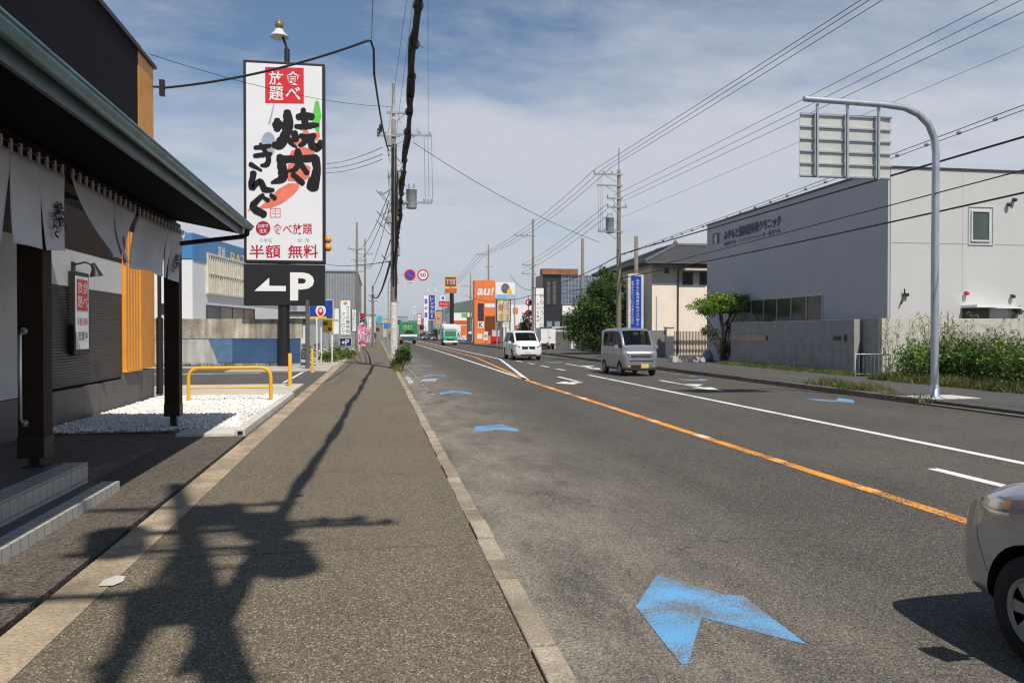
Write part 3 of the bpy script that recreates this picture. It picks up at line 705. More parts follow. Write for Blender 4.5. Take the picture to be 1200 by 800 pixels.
lpoly([(145+43*math.cos(t*PI/10), 315+66*math.sin(t*PI/10)) for t in range(20)], 4, 0.004); lpoly([(150,340),(182,300),(180,370),(162,398)], 4, 0.0035)
v2, f2 = stroke([(178,86,7),(164,150,9),(150,200,10)], 4); b.add([sfn(0.005)(*lg(*p)) for p in v2], f2, 4)
for i, st in enumerate(LOGO):
    v2, f2 = stroke([(x_,y_,w_*1.05+1) for x_,y_,w_ in st]); b.add([sfn(0.008+0.0008*i)(*lg(*p)) for p in v2], f2, 5)
def upright(dy):  # text frame: a -> u, b -> -v
    f = sfn(dy); return lambda a, c: f(a, -c)
b.flat([(310.5,78.2),(356,78.2),(356,120.8),(310.5,120.8)], sfn(0.004), 0)
t8 = upright(0.010)
for ch_, u0, u1, v0, v1 in (('食',334.5,352,82.5,99),('べ',334.5,352,101,116.5),('放',315,332,83,99),('題',315,332,101,117.5)): put_text(b, ch_, t8, u0, -v1, u1, -v0, 1, 0.011)
b.flat([(307.5+8.6*math.cos(t*PI/12), 268.5+8.6*math.sin(t*PI/12)) for t in range(24)], sfn(0.004), 6)
put_text(b, 'お席で', t8, 301.5, -268, 313.5, -263.5, 1, 0.01); put_text(b, '注文', t8, 303, -274, 312, -269.3, 1, 0.01)
put_text(b, '食べ放題', upright(0.004), 318.5, -276, 365.5, -263, 6, 0.012)
put_text(b, '小学生', upright(0.004), 303, -285, 318, -280.5, 7); put_text(b, '幼 児', upright(0.004), 348, -285.5, 362, -281, 7)
put_text(b, '半額', upright(0.004), 291.5, -304, 328, -288, 6, 0.014); put_text(b, '無料', upright(0.004), 336.5, -304.5, 372.5, -288.5, 6, 0.014)
for x0, y0, x1, y1 in ((316,244.8,328,245.6),(316,255.2,328,256),(316,245.6,316.8,255.2),(327.2,245.6,328,255.2),(321.6,245.6,322.3,255.2),(318,248,321,248.7),(318,251,321,251.7),(323.5,248,326.3,248.7),(323.5,251,326.3,251.7)): b.flat([(x0,y0),(x1,y0),(x1,y1),(x0,y1)], sfn(0.004), 0)
# parking panel: arrow and P
pf = lambda u, v: Vector((X0+(u-285)/96*W_, SYv-0.316, ZT-(v-70.0)/240.0*Hs))
b.flat([(297,342),(314.5,326),(314.5,335.8),(334,335.8),(334,342)], pf, 1)
put_text(b, 'P', lambda a, c: pf(a, -c), 339, -353, 367.5, -319.5, 1, 0.035)
b.build('lettering', [m_red, m_white, m_pink, m_green, m_lad, m_ink, m_wine, M('sign_grey', (0.25,0.25,0.27), 0.5)], sg, True)
sl = thing('sign_lamp', 'bell-shaped white lamp on a bent black arm above the tall sign', 'lamp', AY(335, 70, SYv))
q = lambda u, v: AY(u, v, SYv-0.1)
b = MB(); b.tube([q(336.5,76), q(336.5,58)], 0.13, 10); b.tube([q(336.5,60), q(335.5,55), q(333,48), q(331,42), q(329,36)], 0.06, 8); b.build('arm', m_black, sl, True)
c = q(327.3, 43.5)
b = MB(); b.lathe([(0.02,0.42),(0.16,0.36),(0.22,0.25),(0.30,0.16),(0.46,0.0),(0.44,-0.04),(0.0,0.02)], c, 20); b.build('lamp_shade', M('lamp_enamel', (0.62,0.60,0.55), 0.45), sl, True)
b = MB(); b.lathe([(0.0,0.85),(0.10,0.83),(0.12,0.70),(0.20,0.66),(0.20,0.50),(0.15,0.42)], c, 14); b.build('lamp_cap', M('lamp_cap', (0.22,0.17,0.09), 0.5, 0.4), sl, True)
for v, lb in ((281, 'round amber beacon, upper one at the edge of the tall sign'), (290.5, 'round amber beacon, lower one at the edge of the tall sign')):
    c = AY(384.3, v, SYv); o = thing('amber_beacon', lb, 'beacon', c, group='amber beacons on the tall sign')
    b = MB(); b.lathe([(0.0,-0.1),(0.15,-0.09),(0.16,0.02),(0.12,0.10),(0.0,0.13)], (0,-0.05,0), 14, 'y'); b.build('lens', M('amber_lens', (0.75,0.28,0.02), 0.25, 0, 0.2, 8), o)
    b = MB(); b.tube([(-0.30,0,0),(0.0,0,0)], 0.03, 6); b.lathe([(0.17,0.0),(0.17,0.06)], (0,0,0), 14, 'y'); b.build('bracket', m_black, o)
FX = lambda X: (lambda a, c, h: Vector((X-h, -a, c)))       # wall facing the road from the right side: a = -Y
FY = lambda Y: (lambda a, c, h: Vector((a, Y-h, c)))        # wall facing the camera: a = X
m_alu = M('window_frame_alu', (0.45,0.45,0.44), 0.4, 0.5, 0.05)
m_dkfr = M('window_frame_dark', (0.05,0.045,0.04), 0.45, 0.2, 0.05)
def window(parent, f3, a0, a1, c0, c1, fm=None, gm=None, nv=0, nh=0, t=0.05, proud=0.05):
    b = MB()
    def bar(p0, p1, q0, q1): b.prism([(p0,q0),(p1,q0),(p1,q1),(p0,q1)], f3, -0.02, proud)
    bar(a0, a0+t, c0, c1); bar(a1-t, a1, c0, c1); bar(a0+t, a1-t, c0, c0+t); bar(a0+t, a1-t, c1-t, c1)
    for i in range(nv): x = a0+(a1-a0)*(i+1)/(nv+1); b.prism([(x-t*.4,c0+t),(x+t*.4,c0+t),(x+t*.4,c1-t),(x-t*.4,c1-t)], f3, -0.018, proud-0.006)
    for i in range(nh): z = c0+(c1-c0)*(i+1)/(nh+1); b.prism([(a0+t,z-t*.35),(a1-t,z-t*.35),(a1-t,z+t*.35),(a0+t,z+t*.35)], f3, -0.016, proud-0.012)
    wo = b.build('window', fm or m_alu, parent, True)
    g = MB(); g.prism([(a0+t*.5,c0+t*.5),(a1-t*.5,c0+t*.5),(a1-t*.5,c1-t*.5),(a0+t*.5,c1-t*.5)], f3, 0.004, 0.012)
    px_ = g.build('pane', gm or m_glass, None)
    o = parent.location; px_.data.transform(Matrix.Translation(-Vector(o))); px_.parent = wo
    return wo

# ------------------------------------------------------------------ foliage and plants
def clump_leaves(b, ells, n, size, seed, mats=3, squash=0.9, nclump=26, spread=0.30):
    r = random.Random(seed); vol = [e[3]*e[4]*e[5] for e in ells]; tot = sum(vol)
    for e, vv in zip(ells, vol):
        nn = int(n*vv/tot); nc = max(5, int(nclump*(vv/tot)**0.6)); cl = []
        for _ in range(nc):
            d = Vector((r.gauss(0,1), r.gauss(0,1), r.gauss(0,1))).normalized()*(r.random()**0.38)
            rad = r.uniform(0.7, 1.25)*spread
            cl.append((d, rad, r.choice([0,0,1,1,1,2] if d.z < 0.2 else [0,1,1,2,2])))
        for _ in range(nn):
            d, rad, mi = r.choice(cl)
            q_ = Vector((r.gauss(0,.5), r.gauss(0,.5), r.gauss(0,.5)))*rad*1.25
            p = d*0.86 + q_
            p = Vector((e[0]+p.x*e[3], e[1]+p.y*e[4], e[2]+p.z*e[5]))
            s = size*r.choice((r.uniform(0.4,0.9), r.uniform(0.7,1.2), r.uniform(1.0,1.6)))
            n_ = Vector((r.gauss(0,1), r.gauss(0,1), r.gauss(0.5,1))).normalized()
            a = n_.orthogonal().normalized(); a.rotate(Matrix.Rotation(r.uniform(0, 2*PI), 3, n_)); c = n_.cross(a)
            w_ = s*0.42
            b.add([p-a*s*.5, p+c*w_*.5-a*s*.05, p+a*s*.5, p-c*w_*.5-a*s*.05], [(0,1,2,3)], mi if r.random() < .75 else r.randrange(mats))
def tree(name, label, base, trunk, ells, n, size, seed, group=None, limbs=7, cat='tree', mats=None, tr_r=0.14, nclump=26, spread=0.30):
    o = thing(name, label, cat, base, group=group); r = random.Random(seed)
    b = MB(); T = Vector((0,0,-0.1))
    pts = [Vector((r.uniform(-.05,.05)*i, r.uniform(-.05,.05)*i, -0.1+trunk*i/5)) for i in range(6)]
    b.tube(pts, [tr_r*(1.25-0.12*i) for i in range(6)], 9)
    for i in range(limbs):
        e = ells[i % len(ells)]; t = Vector((e[0]+r.uniform(-.7,.7)*e[3], e[1]+r.uniform(-.7,.7)*e[4], e[2]+r.uniform(-.3,.6)*e[5]))
        s = pts[r.randint(2,5)]; md = s.lerp(t, .5)+Vector((r.uniform(-.15,.15), r.uniform(-.15,.15), .12))
        b.tube([s, md, t], [tr_r*.5, tr_r*.3, tr_r*.1], 6)
    b.build('trunk', m_bark, o)
    b = MB(); clump_leaves(b, ells, n, size, seed, nclump=nclump, spread=spread); b.build('crown', mats or LEAF, o, recalc=False)
    return o
def grass_patch(name, label, x0, x1, y0, y1, n, h, seed, z=0.12, mix=(0,0,0,1,2)):
    r = random.Random(seed); b = MB()
    for _ in range(n):
        x, y = r.uniform(x0,x1), r.uniform(y0,y1)
        edge = min(1, (x-x0)/0.12+0.25, (x1-x)/0.12+0.25); hh = h*r.uniform(.35,1.2)*edge*(0.6+0.8*abs(math.sin(x*3.1+y*1.7)))
        a = r.uniform(0, 2*PI); w_ = r.uniform(.005,.012); lx, ly = r.gauss(0,.45)*hh, r.gauss(0,.45)*hh
        dx, dy = math.cos(a)*w_, math.sin(a)*w_
        b.add([(x-dx,y-dy,z-.01),(x+dx,y+dy,z-.01),(x+lx*.5+dx*.6,y+ly*.5+dy*.6,z+hh*.62),(x+lx,y+ly,z+hh),(x+lx*.5-dx*.6,y+ly*.5-dy*.6,z+hh*.62)], [(0,1,2,4),(4,2,3)], r.choice(mix))
    return tag(b.build(name, GRASS, recalc=False), label, kind='stuff')

# ------------------------------------------------------------------ left side beyond the car park
bw = thing('blue_panel_wall', 'long stained concrete block wall painted blue along its lower half', 'wall', (-7, 39.6, 0.1))
xl, xr = AY(150, 400, 39.6).x, AY(352, 400, 39.6).x
zs = AY(250, 396, 39.6).z
b = MB(); b.box(xl, xr, 39.62, 39.85, 0.1, zs-0.01); b.build('wall', M('wall_lower', (0.38,0.37,0.35), 0.9, 0, 0.2, 1.2, streak=(2.2,0.3)), bw, True)
b = MB(); b.box(xl, xr+0.1, 39.58, 39.9, zs, AY(250,373.5,39.6).z); b.build('coping_course', M('wall_stained', (0.33,0.29,0.23), 0.95, 0, 0.28, 1.5, 0.3, 30, 0.2, 14, streak=(3.5,0.55)), bw, True)
pw = lambda u, v: AY(u, v, 39.6)
b = MB(); b.add([pw(244,396.5), pw(272,396.5), pw(272,425), pw(256,425)], [(0,1,2,3)], 0); b.add([pw(272.2,396.5), pw(352,396.5), pw(352,425), pw(272.2,425)], [(0,1,2,3)], 1)
b.build('blue_paint', [M('paint_blue_grey', (0.085,0.15,0.26), 0.7, 0, 0.22, 3, fine=0.15, fscale=30), M('paint_blue_dark', (0.03,0.075,0.17), 0.7, 0, 0.18, 1.2, fine=0.15, fscale=20)], bw, True)
grass_patch('weed_strip', 'thin weeds along the foot of the blue wall', -11, -4.0, 39.42, 39.58, 900, 0.16, 3, z=0.17)

st = thing('blue_store', 'white store with blue fascia band and louvred upper windows', 'store', (-11.5, 50, 0.1))
c0 = AD(226, 390, 51); ang = R(9.9); dv = Vector((math.sin(ang), math.cos(ang), 0)); nv_ = Vector((math.cos(ang), -math.sin(ang), 0))
c0 = Vector((c0.x, c0.y, 0))
ztop = AD(226, 273, 51).z; zband = AD(226, 304, 51).z
def store_slab(z0, z1, out_, mat, nm, L0=0.0, L1=30.0):
    b = MB(); P = [c0 + dv*L0 + nv_*out_, c0 + dv*L1 + nv_*out_, c0 + dv*L1 - nv_*14, c0 + dv*L0 - nv_*14]
    v = [(p.x,p.y,z0) for p in P] + [(p.x,p.y,z1) for p in P]
    b.add(v, [(0,1,2,3),(4,5,6,7),(0,1,5,4),(1,2,6,5),(2,3,7,6),(3,0,4,7)]); return b.build(nm, mat, st, True)
m_swall = tile_mat('store_panel', (0.66,0.66,0.67), (0.5,0.5,0.5), 1.8, 1.0, 0.5, 0.02)
store_slab(0.1, zband, 0.0, M('store_white', (0.68,0.68,0.69), 0.5, 0, 0.05), 'wall')
store_slab(zband+0.002, ztop, 0.06, M('store_blue', (0.06,0.20,0.44), 0.45, 0, 0.1, 1), 'fascia')
sf = lambda a, c, h: c0 + dv*a + nv_*h + Vector((0,0,c))
z0w, z1w = AD(236, 343, 52).z, AD(236, 294, 52).z
wo = window(st, lambda a,c,h: sf(a,c,h+0.02), 2.2, 24, z0w, z1w, M('louvre_cream', (0.62,0.58,0.47), 0.5), glass_mat('store_glass', (0.06,0.06,0.05), 0.15), nv=52, nh=1, t=0.14, proud=0.16)
window(st, lambda a,c,h: sf(a,c,h+0.02), 2.2, 12, 2.2, 3.6, m_dkfr, glass_mat('store_glass_low', (0.03,0.035,0.03), 0.1), nv=3, t=0.08)
b = MB(); s2 = lambda a, c: sf(a, c, 0.075)
put_text(b, '車検', lambda a,c: s2(a,c), 4.2, zband+0.30, 5.6, ztop-0.35, 0, 0.01); b.build('lettering', m_white, st, True); b = MB(); put_text(b, 'BATTERY', s2, 6.6, zband+0.30, 14.5, ztop-0.55, 0, 0.02)
b.build('lettering', M('letter_yellow', (0.75,0.52,0.06), 0.4), st, True)
b = MB(); fr_ = lambda a, c, h: c0 - nv_*a - dv*h + Vector((0,0,c)); b.prism([(0.0,zband+0.05),(14,zband+0.05),(14,ztop-0.05),(0.0,ztop-0.05)], fr_, 0.01, 0.05); b.build('side_fascia', MATS['store_blue'], st, True)
window(st, lambda a,c,h: fr_(a,c,h), 1.0, 2.2, 2.9, 3.6, m_dkfr, None, t=0.06)

def simple_building(name, label, cat, u0, u1, vtop, d, depth, mat, wins=(), roof=None, face='Y', group=None, zb=0.1):
    a, c = AD(u0, 390, d), AD(u1, 390, d); Y = (a.y+c.y)/2; x0, x1 = AY(u0, 390, Y).x, AY(u1, 390, Y).x; zt = AY((u0+u1)/2, vtop, Y).z
    o = thing(name, label, cat, ((x0+x1)/2, Y, zb), group=group)
    b = MB(); b.box(x0, x1, Y, Y+depth, zb, zt); b.build('wall', mat, o, True)
    if roof:
        b = MB(); b.box(x0-0.12, x1+0.12, Y-0.12, Y+depth+0.12, zt+0.002, zt+0.16); b.build('roof', roof, o, True)
    for (p0, p1, q0, q1, *k) in wins:
        A, C = AY(p0, q1, Y), AY(p1, q0, Y)
        window(o, FY(Y), A.x, C.x, A.z, C.z, m_dkfr if not k else k[0], None, nv=1, t=0.08)
    return o, Y, x0, x1, zt
m_corr = wave_mat('corrugated_grey', (0.30,0.32,0.335), 1.1, 'X', 0.72, 0.45, 0.25, 0.5)
simple_building('warehouse', 'tall grey corrugated metal warehouse beyond the pole sign', 'warehouse', 340, 418.5, 318, 82, 25, m_corr, [(384,400,362,372)], m_steel)
simple_building('cream_shop', 'low white shop with dark strip window beside the blue wall', 'shop', 330, 362, 368, 49, 8, M('shop_white', (0.6,0.59,0.56), 0.7), [(338,360,373,380)], m_dkfr)

def board_sign(name, label, u0, u1, v0, v1, d, face, edge, vbase=None, lines=(), cat='sign', thick=0.16, border=0.05, posts=1, group=None, zb=0.1, inset=0.0):
    """upright board facing the camera on posts; lines: list of ('h'|'v', text, u0,v0,u1,v1, matindex)"""
    a = AD((u0+u1)/2, (v0+v1)/2, d); Y = a.y
    x0, x1, z0, z1 = AY(u0,v0,Y).x, AY(u1,v0,Y).x, AY((u0+u1)/2,v1,Y).z, AY((u0+u1)/2,v0,Y).z
    o = thing(name, label, cat, ((x0+x1)/2, Y, zb), group=group)
    b = MB(); b.box(x0, x1, Y-thick/2, Y+thick/2, z0, z1); b.build('frame', edge, o, True)
    b = MB(); b.box(x0+border, x1-border, Y-thick/2-0.008, Y-thick/2-0.001, z0+border, z1-border); b.build('face', face, o, True)
    if z0 > zb+0.15:
        b = MB()
        for k in range(posts):
            x = (x0+x1)/2 if posts == 1 else x0+0.1+(x1-x0-0.2)*k/(posts-1)
            p_ = MB(); p_.lathe([(min(0.09,(x1-x0)*.12),zb-0.1),(min(0.09,(x1-x0)*.12),z0+0.02)], (x,Y,0), 10); p_.build('post', m_steel, o, True)
    fn = lambda u, nv: AY(u, -nv, Y) + Vector((0, -(thick/2+0.014), 0))
    for kind, s, p0, q0, p1, q1, mm in lines:
        b = MB(); nm = 'lettering'
        if kind == 'h': put_text(b, s, fn, p0, -q1, p1, -q0)
        elif kind == 'v': put_vertical(b, s, fn, p0, -q1, p1, -q0)
        elif kind == 'r':
            nm = 'colour_block'; f2 = lambda u, nv: AY(u, -nv, Y) + Vector((0, -(thick/2+0.011), 0)); b.flat([(p0,-q1),(p1,-q1),(p1,-q0),(p0,-q0)], f2)
        elif kind == 'd':
            nm = 'emblem'; cx_, cy_, rx_, ry_ = (p0+p1)/2, (q0+q1)/2, (p1-p0)/2, (q1-q0)/2
            off = float(s) if s else 0.012
            f2 = lambda u, nv, off=off: AY(u, -nv, Y) + Vector((0, -(thick/2+off), 0))
            b.flat([(cx_+rx_*math.cos(t*PI/10), -cy_+ry_*math.sin(t*PI/10)) for t in range(20)], f2)
        elif kind == 'p': nm = 'arrow'; b.flat([(p, -q) for p, q in s], fn)
        b.build(nm, mm, o, True)
    return o
m_letw = m_white; m_letk = m_ink
m_yelsign = M('sign_yellow', (0.75,0.50,0.04), 0.45)
board_sign('shop_sign', 'blue and yellow square sign with round emblem on a grey post', 362, 391, 351, 374, 47, m_blue, m_yelsign, lines=[('d','0.012',370,357,382,371,m_white),('d','0.016',372.5,360,379.5,370,m_red),('d','0.02',374.3,361.5,377.8,366,m_white),('r','',364,371,383,373.4,m_yelsign)], posts=1)
board_sign('price_sign', 'small yellow framed board beside the parked bicycles', 376, 391, 375, 389, 47.6, m_yelsign, m_yelsign, lines=[('r','',377.5,377,384,381,GRASS[0]),('r','',384.5,384,389,387.5,m_blue)], posts=1)
board_sign('upright_sign', 'blank white upright sign beside the blue and yellow sign', 390, 398, 361, 392, 60, m_white, m_steel, lines=[('h','内科',391,374,397,377,m_letk)])
board_sign('upright_sign', 'white upright clinic sign with two columns of black characters', 398.5, 411.3, 351.5, 392.5, 57, m_white, m_steel, lines=[('v','さくら整体院',405.5,358,410,391,m_letk),('v','クリニック',400,365,404.5,391,m_letk),('d','',402.5,353.5,407,357.5,m_or)])
board_sign('upright_sign', 'white upright sign with one column of small characters by the nobori flag', 411.8, 418.2, 361.5, 388.5, 62, m_white, m_black, lines=[('v','リハビリ',413,366,417,386,M('letter_blue',(0.05,0.12,0.4),0.5))])
board_sign('parking_sign', 'low navy sign with white left arrow and letter P', 398.2, 412, 396, 405.5, 55, m_navy, m_white, border=0.02, lines=[('h','P',405,397.6,409,404,m_white),('p',[(400.5,401),(402.5,399),(402.5,400.4),(404.3,400.4),(404.3,401.6),(402.5,401.6),(402.5,403)],0,0,0,0,m_white)])
def flag(name, label, u0, u1, v0, v1, vb, d, mats, bands, seed):
    p = AD((u0+u1)/2, vb, d); Y = p.y; o = thing(name, label, 'flag', (p.x, Y, 0.1))
    x0, x1, z0, z1 = AY(u0,v0,Y).x, AY(u1,v0,Y).x, AY(u0,v1,Y).z, AY(u0,v0,Y).z
    b = MB(); b.tube([(x0-0.02,Y,0.1),(x0-0.02,Y,z1+0.08),(x1,Y,z1+0.09)], 0.015, 6); b.build('pole', m_white, o, True)
    b = MB(); nx_, nz = 6, 14; vs = [(x0+(x1-x0)*i/nx_, Y+0.07*math.sin(i*1.3+j*.6+seed), z1-(z1-z0)*j/nz) for j in range(nz+1) for i in range(nx_+1)]
    for j in range(nz):
        for i in range(nx_): pass
    b.add(vs, [], 0)
    k0 = 0
    for j in range(nz):
        mi = bands[min(len(bands)-1, int(j*len(bands)/nz))]
        for i in range(nx_): b.f.append((j*(nx_+1)+i, j*(nx_+1)+i+1, (j+1)*(nx_+1)+i+1, (j+1)*(nx_+1)+i)); b.m.append(mi if (i+j*2+seed) % 7 else (mi+1) % len(mats)); b.smooth.append(True)
    b.build('cloth', mats, o, True)
m_pinkf = M('flag_pink', (0.72,0.20,0.42), 0.8, 0, 0.15, 6); m_palef = M('flag_pale', (0.75,0.55,0.62), 0.8)
flag('nobori_flag', 'pink banner flag with pale pattern at the pavement edge', 420, 428.5, 382, 405, 408, 62, [m_pinkf, m_palef, m_red], [0,0,1,0,0,0,2,1], 1)
flag('nobori_flag', 'narrow red and dark blue flag above the pink banner', 421.5, 426.5, 367, 380, 406, 68, [m_red, m_navy, m_white], [0,0,1,1,1,2], 4)
for u, v0, vb, lb in ((371.5,372,424,'thin white post, the tallest, among the parked bicycles'), (376.5,383,424,'thin white post, second from the yellow bollard'), (389.3,392,425,'thin white post in front of the green weeds')):
    g = G(u, vb, 0.12); zt = AY(u, v0, g.y).z; o = tag(None or MB(), None) if False else None
    b = MB(); b.lathe([(0.03,-0.05),(0.03,zt-0.15),(0.0,zt-0.12)], seg=10); tag(b.build('thin_post', m_white, loc=None), lb, 'post').location = (g.x, g.y, 0.12)
g = G(360.5, 433, 0.12); b = MB(); b.lathe([(0.10,-0.1),(0.085,AY(360,352,g.y).z-0.1)], seg=12)
tag(b.build('steel_post', M('dull_steel', (0.14,0.135,0.13), 0.6, 0.4), loc=None), 'thick dull grey steel post at the end of the blue wall', 'post').location = (g.x, g.y, 0.12)

def bicycle(loc, rz, label, col, name='bicycle'):
    o = thing(name, label, 'bicycle', loc, rz, 'bicycles parked by the pavement')
    for y in (-0.52, 0.52):
        b = MB(); n = 20; b.tube([(0, y+0.31*math.cos(t*2*PI/n), 0.33+0.31*math.sin(t*2*PI/n)) for t in range(n+1)], 0.022, 6, caps=False)
        for k in range(8): b.tube([(0,y,0.33),(0,y+0.30*math.cos(k*PI/4),0.33+0.30*math.sin(k*PI/4))], 0.004, 4)
        b.build('wheel', m_rub, o)
    b = MB()
    for p, q_ in (((0,-.52,.33),(0,-.05,.30)),((0,-.52,.33),(0,-.18,.78)),((0,-.05,.30),(0,-.18,.82)),((0,-.05,.30),(0,.38,.72)),((0,.36,.98),(0,.52,.33)),((0,-.16,.6),(0,.40,.78))): b.tube([p, q_], 0.018, 6)
    b.build('frame', col, o)
    b = MB(); b.obox((0,-.22,.86), .16, .26, .06); b.build('saddle', m_black, o, bevel=0.02)
    b = MB(); b.tube([(-.28,.22,1.02),(-.2,.36,1.03),(.2,.36,1.03),(.28,.22,1.02)], 0.013, 6); b.build('handlebar', m_steel, o)
    b = MB(); b.box(-.17,.17,.42,.68,.72,.95); b.build('basket', M('basket_wire', (0.3,0.3,0.3), 0.5, 0.5), o)
for (u, v, lb, c) in ((358,424,'black bicycle with front basket next to the blue wall end', m_black), (366.5,421,'silver bicycle with front basket behind the yellow bollard', m_steel), (381,419,'crimson bicycle with front basket before the weeds', m_wine), (374,417,'white bicycle with front basket between the thin posts', m_white)):
    g = G(u, v, 0.11); bicycle(g, R(70), lb, c)
for i, (u, v, s, lb) in enumerate(((393,421,1.0,'green weeds growing at the pavement edge, tallest clump'), (403,419,0.75,'yellowing weeds behind the low navy parking sign'), (385,424,0.6,'low weeds around the thin white posts'))):
    g = G(u, v, 0.11); o = thing('weed_clump', lb, 'plant', g)
    b = MB(); clump_leaves(b, [(0,0,0.45*s,0.75*s,0.6*s,0.6*s),(0.5*s,0.6,0.3*s,0.6*s,0.5*s,0.4*s)], 1100, 0.13, 31+i); b.build('foliage', LEAF[1:]+[GRASS[1]], o, recalc=False)
    b = MB(); r = random.Random(i)
    for _ in range(14): x, y = r.uniform(-.3,.3), r.uniform(-.3,.3); b.tube([(x*.5,y*.5,0),(x,y,.5*s),(x*1.5,y*1.5,.9*s)], [.01,.007,.003], 4)
    b.build('stem', GRASS[2], o)
# shrub at the foot of the utility pole
g = G(472, 432.5, 0.08); o = thing('kerb_shrub', 'leafy green shrub growing out of the kerb beside the utility pole', 'shrub', g)
b = MB(); clump_leaves(b, [(0,0.1,0.55,0.42,0.5,0.55),(0.12,0,0.85,0.28,0.3,0.38),(-0.35,0,0.22,0.35,0.4,0.25)], 2600, 0.10, 5); b.build('foliage', LEAF, o, recalc=False)
b = MB()
for k in range(9): a = k*.7; b.tube([(0,0,-0.05),(.12*math.cos(a),.12*math.sin(a),.4),(.28*math.cos(a),.28*math.sin(a),.95)], [.016,.011,.005], 5)
b.build('stem', m_bark, o)
grass_patch('kerb_weeds', 'sparse dry weeds along the kerb and pavement joint', 0.72, 1.05, 33.5, 37.5, 700, 0.25, 9, z=0.1, mix=(0,1,1,2))
grass_patch('kerb_weeds', 'a few small weeds in the kerb joint', 0.925, 0.965, 5.0, 12.0, 60, 0.05, 12, z=0.02, mix=(0,2))

# ------------------------------------------------------------------ right side: clinic
CX, CY0, CY1, CZ = 19.9, 28.35, 45.7, AX(1043, 197, 19.9).z
cl = thing('clinic', 'pale boxy clinic with dark lettering high on its street wall', 'clinic', (CX, CY0, 0.1))
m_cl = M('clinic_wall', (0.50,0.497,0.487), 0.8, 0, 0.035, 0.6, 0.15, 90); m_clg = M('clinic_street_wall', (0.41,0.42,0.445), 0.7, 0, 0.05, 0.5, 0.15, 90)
b = MB(); b.box(CX+0.002, 42, CY0, CY1, 0.1, CZ); b.build('wall', m_cl, cl, True)
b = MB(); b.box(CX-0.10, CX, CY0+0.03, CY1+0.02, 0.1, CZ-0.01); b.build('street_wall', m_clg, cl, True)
b = MB(); b.box(CX-0.16, 42.1, CY0-0.05, CY0+0.08, CZ+0.002, CZ+0.07); b.box(CX-0.16, CX+0.1, CY0+0.082, CY1+0.06, CZ+0.002, CZ+0.07); b.build('parapet_cap', m_dkfr, cl, True)
b = MB(); b.box(CX+0.06, 42, CY0-0.008, CY0-0.002, 5.28, 5.30); b.build('panel_joint', M('joint_grey', (0.3,0.3,0.3), 0.8), cl, True)
b = MB()
for k in range(1,7): x_ = CX+.06+k*3.1; b.box(x_, x_+.012, CY0-.006, CY0-.0015, 2.4, CZ-.02)
b.build('vertical_joint', M('joint_faint', (0.40,0.398,0.39), 0.8), cl, True)
fx = FX(CX-0.10)
a, c = AX(854, 352, CX-0.1), AX(965, 344, CX-0.1)
window(cl, fx, -a.y, -c.y, 1.7, c.z, m_alu, glass_mat('clinic_glass', (0.05,0.055,0.045), 0.10), nv=6, t=0.07)
A, C = AY(1138, 283, CY0), AY(1159, 247, CY0)
window(cl, FY(CY0), A.x-0.03, C.x+0.03, A.z, C.z, M('frame_pale', (0.55,0.58,0.56), 0.5), M('pane_green', (0.06,0.085,0.078), 0.35, 0, 0.15, 2), t=0.06)
b = MB()
for x0_, x1_, z0_, z1_ in ((A.x-.15,A.x-.12,A.z-.14,C.z+.16),(C.x+.15,C.x+.18,A.z-.14,C.z+.16),(A.x-.12,C.x+.15,A.z-.14,A.z-.11),(A.x-.12,C.x+.15,C.z+.13,C.z+.16)): b.box(x0_,x1_,CY0-.035,CY0-.001,z0_,z1_)
b.build('window_surround', M('surround_pale', (0.5,0.51,0.5), 0.6), cl, True)
# street lettering and emblem
P0, P1 = AX(849, 281, CX-0.1), AX(915, 262, CX-0.1)
ztx = AX(849, 275.5, CX-0.1).z
fnl = lambda a, c: Vector((CX-0.125, -a, c))
b = MB()
zc0, zc1 = AX(849,280.5,CX-0.1).z, AX(849,272,CX-0.1).z
for k_ in range(3): put_text(b, 'みやもと脳神経外科クリニック', lambda a, c, k_=k_: fnl(a+(.03,-.03,0)[k_], c+(.012,-.012,0)[k_])+Vector((-.002*k_,0,0)), -P0.y, zc0-.07, -P1.y, zc1+.06, 0, 0.01)
z20, z21 = AX(849,288.5,CX-0.1).z, AX(849,284.5,CX-0.1).z
put_text(b, '脳神経外科・リハビリテーション科・整形外科', fnl, -P0.y, z20-.02, -P1.y, z21+.02, 1, 0.012)
b.build('lettering', [m_navy, M('letter_slate', (0.05,0.06,0.085), 0.6)], cl, True); b = MB()
e0, e1 = AX(835.5, 287, CX-0.1), AX(843, 272.5, CX-0.1)
b.flat([(-e0.y,e0.z),(-e1.y,e0.z),(-e1.y,e1.z),(-e0.y,e1.z)], fnl, 0)
ww = e0.y-e1.y; fn3 = lambda a, c: Vector((CX-0.132, -(e0.y)+a*ww, e0.z+c*(e1.z-e0.z))); fn3 = lambda a, c: Vector((CX-0.132, e0.y-a*ww, e0.z+c*(e1.z-e0.z)))
b.flat([(0.25,0.02),(0.68,0.02),(0.66,0.35),(0.75,0.6),(0.25,0.6),(0.32,0.3)], fn3, 2); b.flat([(0.5+0.22*math.cos(t*PI/8), 0.74+0.16*math.sin(t*PI/8)) for t in range(16)], lambda a, c: fn3(a,c)+Vector((-.004,0,0)), 3)
b.build('emblem', [m_navy, m_navy, M('emblem_white', (0.6,0.6,0.55), 0.5), M('emblem_yellow', (0.6,0.55,0.06), 0.5)], cl, True)
